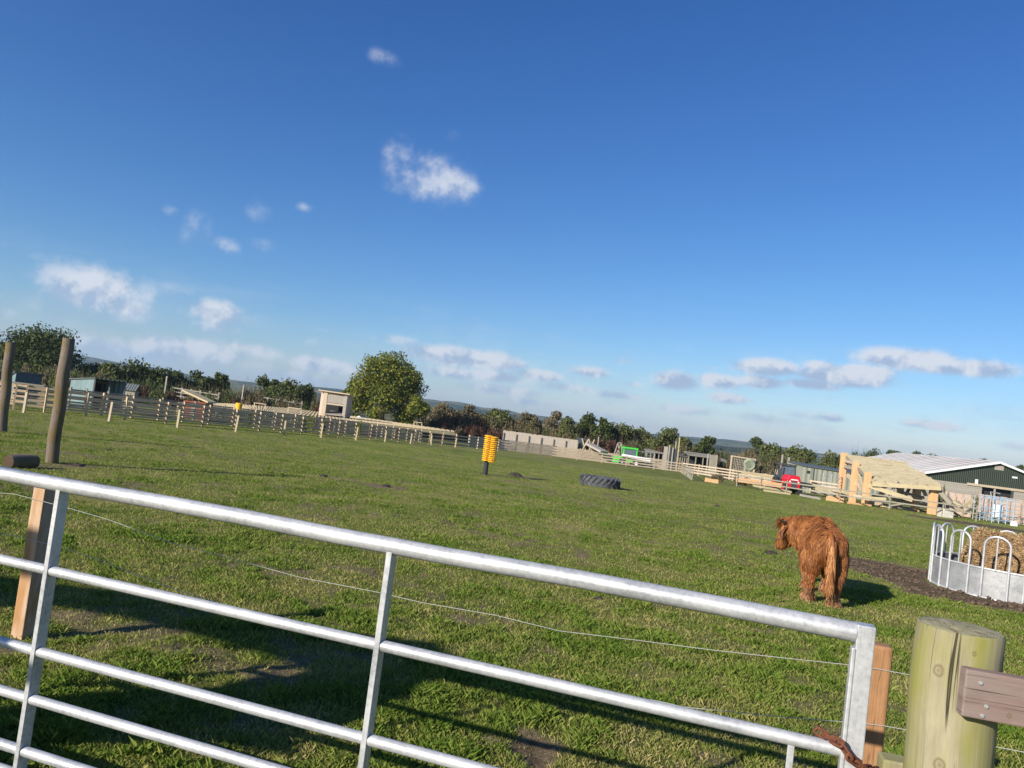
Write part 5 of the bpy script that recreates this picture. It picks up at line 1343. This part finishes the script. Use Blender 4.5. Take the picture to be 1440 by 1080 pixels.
tl = [  # label, px, top, width, Y, mat, seed
 ('dark bushy tree just right of the broad oak', 122, 506, 62, 98, 'olive', 1), ('yellowish bushy tree right of the nearer tall pole', 152, 507, 42, 94, 'olive', 2),
 ('wide dark domed tree behind the open teal shelter', 186, 503, 78, 99, 'oak', 3), ('olive topped tree sloping down right of the dark dome', 224, 514, 54, 100, 'oak', 4),
 ('small dark tree in the row left of the round topped one', 252, 521, 40, 104, 'oak', 5), ('dark round topped tree near the right end of the left row', 280, 518, 40, 106, 'oak', 6),
 ('small dark tree with open limbs at the right end of the left row', 309, 521, 26, 108, 'oak', 7), ('dark left half of the tree pair left of the wooden shelter', 376, 527, 40, 110, 'oak', 8),
 ('olive green right half of the tree pair left of the wooden shelter', 408, 531, 58, 107, 'olive', 9), ('dark tree closing the pair on its right side', 430, 538, 34, 109, 'oak', 10),
 ('dull olive tree right of the small leaning tree', 626, 563, 44, 118, 'brown', 11), ('brownish tree left of the gap over the plank screen', 662, 567, 42, 118, 'brown', 12),
 ('olive tree behind the yellow brush', 700, 574, 46, 116, 'olive', 13), ('dark olive tree above the left end of the plank screen', 738, 577, 40, 117, 'brown', 14),
 ('pale tan wispy tree above the plank screen', 779, 575, 32, 112, 'tan', 15), ('tan bushy tree above the middle of the plank screen', 800, 586, 36, 110, 'olive', 16),
 ('dark green pointed tree above the right end of the plank screen', 826, 578, 34, 113, 'oak', 17), ('dark tree right of the pointed tree', 850, 585, 32, 112, 'oak', 18),
 ('olive green bush tree behind the ramp', 874, 594, 42, 114, 'olive', 19), ('olive tree above the green handler', 905, 601, 40, 116, 'olive', 20),
 ('wispy olive tree left of the round dark one', 938, 599, 44, 112, 'olive', 21), ('round dark green tree above the wide low shed', 990, 610, 34, 108, 'oak', 22),
 ('low olive tree left of the round dark green tree', 966, 613, 34, 108, 'olive', 23), ('lone distant dark tree on the slope', 1064, 613, 24, 175, 'oak', 24),
 ('olive green rounded tree behind the netted frame', 1084, 621, 44, 104, 'olive', 25), ('wide olive tree with wispy top behind the red tractor', 1124, 624, 56, 102, 'olive', 26),
 ('low olive tree left of the first orange post', 1172, 635, 46, 104, 'olive', 27), ('tree at the far left edge behind the oak', 4, 478, 50, 98, 'oak', 28),
 ('dark tree row behind the left part of the barn roof', 1226, 628, 40, 165, 'oak', 29), ('small dark tree with twin tops behind the barn roof', 1256, 629, 26, 165, 'oak', 30),
 ('third dark tree behind the barn roof', 1284, 632, 26, 165, 'oak', 31), ('low dark tree behind the roof ridge right of the twin tops', 1308, 637, 30, 170, 'oak', 32),
 ('small dark tree peeping over the ridge near the gable', 1375, 641, 34, 180, 'oak', 33), ('low dark tree peeping over the ridge at the right edge', 1436, 651, 20, 180, 'oak', 34)]
for lb, px, pt, w, Y, mt, sd in tl:
    tree(lb, px, pt, w, Y, LM[mt], 4200, .36, 100+sd, nb=15, low=.0, gaps=1.05)

# scrub: prototypes copied along the hedge lines
def bush_proto(mat, seed, leaf=.26, n=1500):
    rg = np.random.RandomState(seed); C = []; Rd = []
    for k in range(8):
        C.append([rg.uniform(-.75, .75), rg.uniform(-.6, .6), rg.uniform(.3, .72)]); Rd.append(rg.uniform(.28, .45))
    V, F, r = leaves(rg, np.array(C), np.array(Rd), n, leaf/2.2, .9)
    # stray upright shoots
    m = 16; x = rg.uniform(-.9, .9, m); y = rg.uniform(-.6, .6, m); z0 = rg.uniform(.5, .9, m); hh = rg.uniform(.15, .45, m); dx = rg.uniform(-.1, .1, m)
    SV = np.stack([np.stack([x-.012, y, z0], 1), np.stack([x+.012, y, z0], 1), np.stack([x+dx+.004, y, z0+hh], 1), np.stack([x+dx-.004, y, z0+hh], 1)], 1).reshape(-1, 3)
    SF = np.arange(m)[:, None]*4+np.array([[0, 1, 2, 3]])+len(V)
    return npmesh('bush', np.vstack([V, SV]), np.vstack([F, SF]), mat, attrs={'rnd': np.concatenate([r, np.full(m*4, .5)])}, n=4)
protos = {}
used = set()
def bush(px, pt, wpx, Y, kind, rise=None):
    if kind not in protos: protos[kind] = [bush_proto(LM[kind], 50+len(protos)*5+q) for q in range(3)]
    o = protos[kind][rnd.randrange(3)]
    if o.name in used: o = o.copy(); COL.objects.link(o)
    used.add(o.name)
    zt = ZP(px, pt, Y); g0 = gz(0, Y); x = XG(px, Y, (zt+g0)/2); h = max(.8, zt-g0); w = wpx*Y/FPX
    o.location = (x, Y, g0-.1); o.scale = (w/2, w/2*.8, h+.1); o.rotation_euler = (0, 0, rnd.uniform(-.5, .5))
    nm = {'brown': 'bushy brown scrub in the hedge beyond the fences', 'red': 'dark red berried hawthorn bush in the low hedge', 'olive': 'olive green leafy bush in the hedge beyond the fences', 'tan': 'pale tan bush among the scrub', 'oak': 'dark green low bush in the hedge', 'big': 'small yellow green bush beside the left fences'}[kind]
    tag(o, nm, 'bush', nm.split(' in ')[0].split(' among ')[0]+' bushes')
def line_bushes(x0, y0, x1, y1, step, w, Y0, Y1, kinds, jit=4):
    n = max(1, int(abs(x1-x0)/step))
    for k in range(n+1):
        t = k/n; bush(x0+(x1-x0)*t+rnd.uniform(-3, 3), y0+(y1-y0)*t+rnd.uniform(-jit*.4, jit), w*rnd.uniform(.8, 1.25), Y0+(Y1-Y0)*t+rnd.uniform(-1.5, 1.5), rnd.choice(kinds))
line_bushes(-10, 505, 100, 520, 22, 34, 84, 84, ['olive', 'oak', 'brown'])
line_bushes(60, 519, 110, 525, 16, 24, 78, 80, ['olive', 'brown'])
line_bushes(110, 520, 320, 548, 17, 28, 90, 94, ['olive', 'brown', 'oak'])
line_bushes(180, 538, 330, 556, 20, 26, 84, 88, ['brown', 'red', 'olive'])
line_bushes(318, 534, 480, 556, 17, 30, 112, 114, ['brown', 'brown', 'olive'], 3)
line_bushes(330, 549, 450, 566, 17, 28, 100, 100, ['brown', 'olive', 'red'])
line_bushes(470, 576, 610, 592, 16, 26, 112, 110, ['oak', 'oak', 'olive'])
line_bushes(596, 566, 720, 583, 14, 28, 122, 120, ['brown', 'tan', 'olive'], 4)
line_bushes(600, 588, 722, 605, 13, 22, 108, 106, ['red', 'red', 'brown'], 3)
line_bushes(612, 578, 730, 594, 15, 26, 114, 112, ['brown', 'red', 'brown'], 3)
line_bushes(722, 588, 960, 618, 15, 28, 118, 116, ['brown', 'tan', 'olive', 'brown'], 5)
line_bushes(740, 597, 960, 626, 15, 26, 106, 104, ['brown', 'red', 'olive', 'brown'], 5)
line_bushes(955, 624, 1060, 637, 14, 26, 112, 108, ['olive', 'brown', 'brown', 'tan'], 4)
line_bushes(1045, 632, 1200, 652, 15, 28, 96, 92, ['olive', 'brown', 'brown', 'olive'], 5)
line_bushes(1010, 636, 1130, 650, 17, 24, 92, 90, ['brown', 'tan'], 4)
line_bushes(1200, 634, 1240, 639, 14, 24, 158, 158, ['oak', 'olive'], 3)
for px, pt, w, Y, k in ((436, 583, 14, 60, 'big'), (455, 586, 8, 60, 'big'), (430, 580, 10, 61, 'big'), (352, 575, 9, 52, 'olive'), (1324, 683, 9, 61, 'olive'), (1370, 694, 8, 58, 'olive'), (505, 590, 6, 60, 'big'), (765, 600, 10, 101, 'olive')):
    bush(px, pt, w, Y, k)
for px, pt, w, Y in ((1045, 676, 30, 70), (1012, 672, 26, 72)): bush(px, pt, w, Y, 'tan')
for k_, o_l in protos.items():
    for o in o_l:
        if o.name not in used: bpy.data.objects.remove(o)

# ------------------------------------------------------------------ far hills
def hills(name, Y0, prof, depth, seed, mat):
    """prof: (px, height in px above the eye-level horizon)"""
    n = 300; rows = 26; px = np.linspace(-900, 2300, n); hh = np.interp(px, [p[0] for p in prof], [p[1] for p in prof])
    xs = (px-720)/FPX*Y0; top = EYE+(hh-5)/FPX*Y0+(fbm(xs*.012, xs*0, seed, 4)-.5)*Y0*.0055
    V = []
    for r in range(rows):
        t = r/(rows-1)
        # rises from the plain in front to the ridge and falls away behind
        prof_t = math.sin(min(t/.7, 1)*math.pi/2)**1.2 if t < .7 else math.cos((t-.7)/.3*math.pi/2)
        for i_ in range(n):
            V.append((xs[i_], Y0-depth*.7+depth*t, -6+(top[i_]+6)*max(prof_t, 0)))
    F = [(r*n+i_, r*n+i_+1, (r+1)*n+i_+1, (r+1)*n+i_) for r in range(rows-1) for i_ in range(n-1)]
    o = npmesh(name, np.array(V), np.array(F), mat, smooth=True, n=4); tag(o, kind='structure')
def hillmat():
    m, nt, b = newmat('far_farmland'); tc = texco(nt)
    v = nt.nodes.new('ShaderNodeTexVoronoi'); v.inputs['Scale'].default_value = 1; L(nt, mapv(nt, tc.outputs['Object'], (.0045, .006, .0)), v.inputs['Vector'])
    sp = nt.nodes.new('ShaderNodeSeparateColor'); L(nt, v.outputs['Color'], sp.inputs[0])
    c = ramp(nt, sp.outputs[0], [(.0, (.02, .035, .02)), (.32, (.03, .05, .025)), (.36, (.10, .13, .05)), (.6, (.16, .15, .08)), (.8, (.28, .23, .14)), (.95, (.05, .07, .035))])
    w = noise(nt, tc.outputs['Object'], .012, 5, .7)
    c = mix(nt, ramp(nt, w, [(.46, (0, 0, 0)), (.54, (1, 1, 1))]), c, (.018, .030, .018))
    L(nt, c, b.inputs['Base Color']); b.inputs['Roughness'].default_value = 1; b.inputs['Specular IOR Level'].default_value = 0
    return m
HM = hillmat()
hills('hills', 2600, [(-900, 40), (0, 24), (110, 19), (170, 15), (260, 13), (330, 11), (450, 16), (600, 20), (700, 20), (780, 17), (860, 11), (940, 12), (1000, 17), (1060, 17), (1150, 13), (1250, 12), (1440, 14), (2300, 20)], 1500, 4, HM)
hills('hills', 1300, [(-900, 8), (0, 4), (300, 0), (600, 6), (760, 5), (900, -2), (1000, 6), (1060, 8), (1150, 4), (1440, 0), (2300, 2)], 900, 9, HM)

# ------------------------------------------------------------------ haze
hzm = bpy.data.materials.new('haze_air'); hzm.use_nodes = True; nt = hzm.node_tree; nt.nodes.remove(nt.nodes['Principled BSDF'])
pv = nt.nodes.new('ShaderNodeVolumePrincipled'); pv.inputs['Color'].default_value = (.62, .82, 1, 1); pv.inputs['Density'].default_value = .00017; pv.inputs['Anisotropy'].default_value = .2
L(nt, pv.outputs[0], nt.nodes['Material Output'].inputs['Volume'])
USE_HAZE = True
if USE_HAZE:
    bx_ = MB().box(-7000, 7000, -6500, 7000, -12, 130)
    ho = bx_.build('haze', hzm, None); tag(ho, 'thin pale blue autumn haze over the far hills', 'haze', kind='stuff')

# ------------------------------------------------------------------ sky, clouds, sun
SUN_EL = R8(24); SUN_AZ = math.atan2(-.72, -.69)
w_ = bpy.data.worlds.new('World'); scene.world = w_; w_.use_nodes = True; nt = w_.node_tree
bgn = nt.nodes['Background']; sky = nt.nodes.new('ShaderNodeTexSky'); sky.sky_type = 'NISHITA'; sky.sun_disc = False
sky.sun_elevation = SUN_EL; sky.sun_rotation = SUN_AZ % (2*math.pi); sky.air_density = 1.0; sky.dust_density = .25; sky.ozone_density = 2.2; sky.altitude = 60
tc = texco(nt); dirn = nt.nodes.new('ShaderNodeVectorMath'); dirn.operation = 'NORMALIZE'; L(nt, tc.outputs['Generated'], dirn.inputs[0]); D_ = dirn.outputs[0]
def vm(op, a, b=None, out=0):
    n = nt.nodes.new('ShaderNodeVectorMath'); n.operation = op
    for i_, v in enumerate((a, b)):
        if v is None: continue
        if isinstance(v, (tuple, Vector)): n.inputs[i_].default_value = tuple(v)
        else: L(nt, v, n.inputs[i_])
    return n.outputs['Value'] if op in ('DOT_PRODUCT', 'LENGTH') else n.outputs[0]
# wobble the directions, then test against each cloud's own ellipse
nz = nt.nodes.new('ShaderNodeTexNoise'); nz.inputs['Scale'].default_value = 24; nz.inputs['Detail'].default_value = 9; nz.inputs['Roughness'].default_value = .62
L(nt, D_, nz.inputs['Vector'])
nz2 = nt.nodes.new('ShaderNodeTexNoise'); nz2.inputs['Scale'].default_value = 24; nz2.inputs['Detail'].default_value = 6; nz2.inputs['Roughness'].default_value = .62
sh = vm('ADD', D_, (-.010, -.004, .013)); L(nt, sh, nz2.inputs['Vector'])
wisp = nt.nodes.new('ShaderNodeTexNoise'); wisp.inputs['Scale'].default_value = 1; wisp.inputs['Detail'].default_value = 7; wisp.inputs['Roughness'].default_value = .6
L(nt, mapv(nt, D_, (6, 6, 40)), wisp.inputs['Vector'])
CL = [ # px, py, half width, half height, strength
 (140, 405, 58, 27, 1.0), (108, 414, 36, 20, .8), (182, 432, 26, 18, .85), (305, 440, 44, 18, .85), (300, 460, 44, 12, .6), (245, 410, 44, 15, .34), (75, 362, 40, 14, .30), (30, 425, 30, 14, .35),
 (612, 250, 56, 34, .60), (560, 222, 26, 34, .46), (648, 262, 32, 26, .62), (590, 264, 44, 20, .56), (541, 80, 24, 14, .36), (358, 296, 24, 20, .32), (280, 325, 26, 34, .32), (318, 345, 28, 14, .36), (375, 345, 34, 12, .32), (430, 292, 16, 9, .32), (238, 296, 14, 9, .34), (275, 312, 18, 22, .34), (640, 190, 24, 14, .26),
 (180, 492, 90, 14, .62), (270, 492, 70, 15, .72), (120, 484, 50, 12, .5), (350, 492, 60, 12, .5), (455, 514, 48, 11, .8), (420, 530, 60, 9, .45), (655, 503, 80, 15, .85), (620, 497, 44, 10, .7), (705, 510, 40, 10, .7), (760, 528, 40, 9, .7), (690, 528, 60, 10, .6), (640, 525, 60, 10, .5),
 (825, 523, 34, 9, .55), (800, 545, 55, 10, .5), (700, 548, 70, 10, .5), (870, 556, 44, 8, .55), (880, 508, 26, 9, .36), (888, 540, 22, 6, .4), (952, 536, 30, 13, .95), (1012, 536, 34, 11, .7), (1075, 517, 44, 12, .9), (1070, 537, 34, 9, .85), (1155, 514, 22, 7, .65), (1185, 530, 62, 13, .95), (1140, 540, 40, 8, .7), (1215, 522, 36, 9, .8),
 (1275, 505, 66, 14, .95), (1240, 500, 36, 8, .6), (1365, 517, 50, 11, .8), (1310, 516, 40, 8, .6), (1025, 560, 28, 8, .6), (1140, 585, 60, 10, .4), (1080, 590, 60, 10, .4), (1315, 598, 40, 7, .55), (1170, 588, 20, 7, .55), (960, 576, 60, 9, .4), (1230, 560, 60, 6, .2), (1000, 517, 30, 6, .3),
 (560, 480, 60, 10, .3), (440, 480, 120, 10, .24), (8, 438, 16, 8, .55), (1440, 628, 40, 8, .4), (740, 565, 60, 8, .4), (850, 585, 60, 8, .35), (1090, 600, 70, 8, .3)]
field = None
nzc = mathn(nt, 'SUBTRACT', nz.outputs[0], .5); nzc2 = mathn(nt, 'SUBTRACT', nz2.outputs[0], .5)
upz = None; shade = None
for px, py, hw, hh_, st in CL:
    st = min(1.15, st*(1.45 if py > 470 else 1.0))
    d = ray(px, py).normalized(); rt_ = Vector((d.y, -d.x, 0)).normalized(); up_ = rt_.cross(d)
    u = vm('DOT_PRODUCT', D_, tuple(rt_*(FPX/hw*.95))); v = vm('DOT_PRODUCT', D_, tuple(up_*(FPX/hh_*.95)))
    v0 = mathn(nt, 'SUBTRACT', v, 0.0)
    q = mathn(nt, 'ADD', mathn(nt, 'MULTIPLY', u, u), mathn(nt, 'MULTIPLY', v0, v0))
    front = mathn(nt, 'LESS_THAN', vm('DOT_PRODUCT', D_, tuple(-d)), 0)
    e = mathn(nt, 'MULTIPLY', mathn(nt, 'POWER', 2.718, mathn(nt, 'MULTIPLY', q, -1.0)), mathn(nt, 'MULTIPLY', front, st))
    ev = mathn(nt, 'MULTIPLY', e, v)
    field = e if field is None else mathn(nt, 'MAXIMUM', field, e)
    shade = ev if shade is None else mathn(nt, 'ADD', shade, ev)
gate_ = mathn(nt, 'MINIMUM', mathn(nt, 'MULTIPLY', field, 3.0), 1.0)
dens = mathn(nt, 'ADD', mathn(nt, 'MULTIPLY', field, 1.12), mathn(nt, 'MULTIPLY', mathn(nt, 'MULTIPLY', nzc, 1.15), gate_))
mr = nt.nodes.new('ShaderNodeMapRange'); mr.interpolation_type = 'SMOOTHSTEP'; L(nt, dens, mr.inputs[0]); mr.inputs[1].default_value = .16; mr.inputs[2].default_value = .92; mr.inputs[4].default_value = .92
# thin streaky veil low over the horizon
sep = nt.nodes.new('ShaderNodeSeparateXYZ'); L(nt, D_, sep.inputs[0])
vl = nt.nodes.new('ShaderNodeMapRange'); L(nt, sep.outputs[2], vl.inputs[0]); vl.inputs[1].default_value = .15; vl.inputs[2].default_value = .02; vl.inputs[4].default_value = .5
veil = mathn(nt, 'MULTIPLY', ramp(nt, wisp.outputs[0], [(.46, (0, 0, 0)), (.72, (1, 1, 1))]), vl.outputs[0])
cov = mathn(nt, 'MAXIMUM', mr.outputs[0], veil)
# sunlit tops, bluish grey undersides: more cloud towards the sun side means less light
lit = mathn(nt, 'ADD', mathn(nt, 'MULTIPLY', shade, .55), mathn(nt, 'MULTIPLY', mathn(nt, 'SUBTRACT', nzc, nzc2), 4.0))
litr = nt.nodes.new('ShaderNodeMapRange'); L(nt, lit, litr.inputs[0]); litr.inputs[1].default_value = -.38; litr.inputs[2].default_value = .34
SKY_S = .10
cc = nt.nodes.new('ShaderNodeMix'); cc.data_type = 'RGBA'; L(nt, litr.outputs[0], cc.inputs[0]); k_ = 1/SKY_S
cc.inputs[6].default_value = (.26*k_, .33*k_, .46*k_, 1); cc.inputs[7].default_value = (.50*k_, .52*k_, .57*k_, 1)
sp_ = nt.nodes.new('ShaderNodeSeparateColor'); L(nt, sky.outputs[0], sp_.inputs[0]); hs = nt.nodes.new('ShaderNodeCombineColor')
for c_, (a_, p_) in enumerate(((.75, 1.62), (.71, 1.26), (.83, .97))):
    L(nt, mathn(nt, 'MULTIPLY', mathn(nt, 'POWER', mathn(nt, 'MULTIPLY', sp_.outputs[c_], SKY_S), p_), a_/SKY_S), hs.inputs[c_])
fin = nt.nodes.new('ShaderNodeMix'); fin.data_type = 'RGBA'; L(nt, cov, fin.inputs[0]); L(nt, hs.outputs[0], fin.inputs[6]); L(nt, cc.outputs[2], fin.inputs[7])
L(nt, fin.outputs[2], bgn.inputs[0]); bgn.inputs[1].default_value = SKY_S
w_.cycles.sampling_method = 'MANUAL'; w_.cycles.sample_map_resolution = 512
sd = bpy.data.lights.new('sun', 'SUN'); sd.energy = 5.0; sd.angle = R8(.53); sd.color = (1, .93, .82)
so_ = bpy.data.objects.new('sun', sd); COL.objects.link(so_)
ld = Vector((.72*math.cos(SUN_EL), .69*math.cos(SUN_EL), -math.sin(SUN_EL)))
so_.rotation_euler = ld.to_track_quat('-Z', 'Y').to_euler()

# ------------------------------------------------------------------ unseen slabs added left of the camera, shaped to shade the near grass
def back_pt(px, py, Yp):
    g = G(px, py); t = (g.y-Yp)/ld.y; return Vector(g)-ld*t
def caster(name, poly, Yp, th, label, cat, mat):
    pts = [back_pt(a, b_, Yp) for a, b_ in poly]
    o = MB().slab(pts, (0, -th, 0)).build(name, mat, None, loc=(pts[0].x, Yp, 0)); tag(o, label, cat); return pts
pts = caster('shadow_slab', [(-60, 800), (85, 822), (200, 832), (400, 882), (620, 905), (660, 935), (620, 962), (524, 990), (470, 960), (395, 925), (320, 905), (200, 872), (80, 852), (-60, 862)], 1.2, .04, 'unseen slab added left of the camera to cast the long shadow band', 'board', M['oldgrey'])
pts2 = caster('shadow_slab', [(90, 988), (300, 966), (420, 945), (560, 942), (610, 965), (520, 1010), (430, 1030), (430, 1062), (300, 1040), (120, 1045), (-40, 1100), (-80, 1020)], 1.2, .04, 'lower unseen slab added left of the camera to shade the near grass', 'board', M['oldgrey'])
pts3 = caster('shadow_strip', [(600, 925), (1140, 1046), (1140, 1058), (600, 945)], 1.2, .04, 'thin unseen strip added left of the camera to cast a shadow line', 'rail', M['oldgrey'])
print('casters', [tuple(round(c, 2) for c in p) for p in pts+pts2+pts3])
scene.view_settings.view_transform = 'Standard'; scene.view_settings.look = 'None'; scene.view_settings.exposure = .6; scene.view_settings.gamma = 1
scene.render.film_transparent = False
scene.cycles.max_bounces = 6; scene.cycles.volume_bounces = 1; scene.cycles.diffuse_bounces = 3
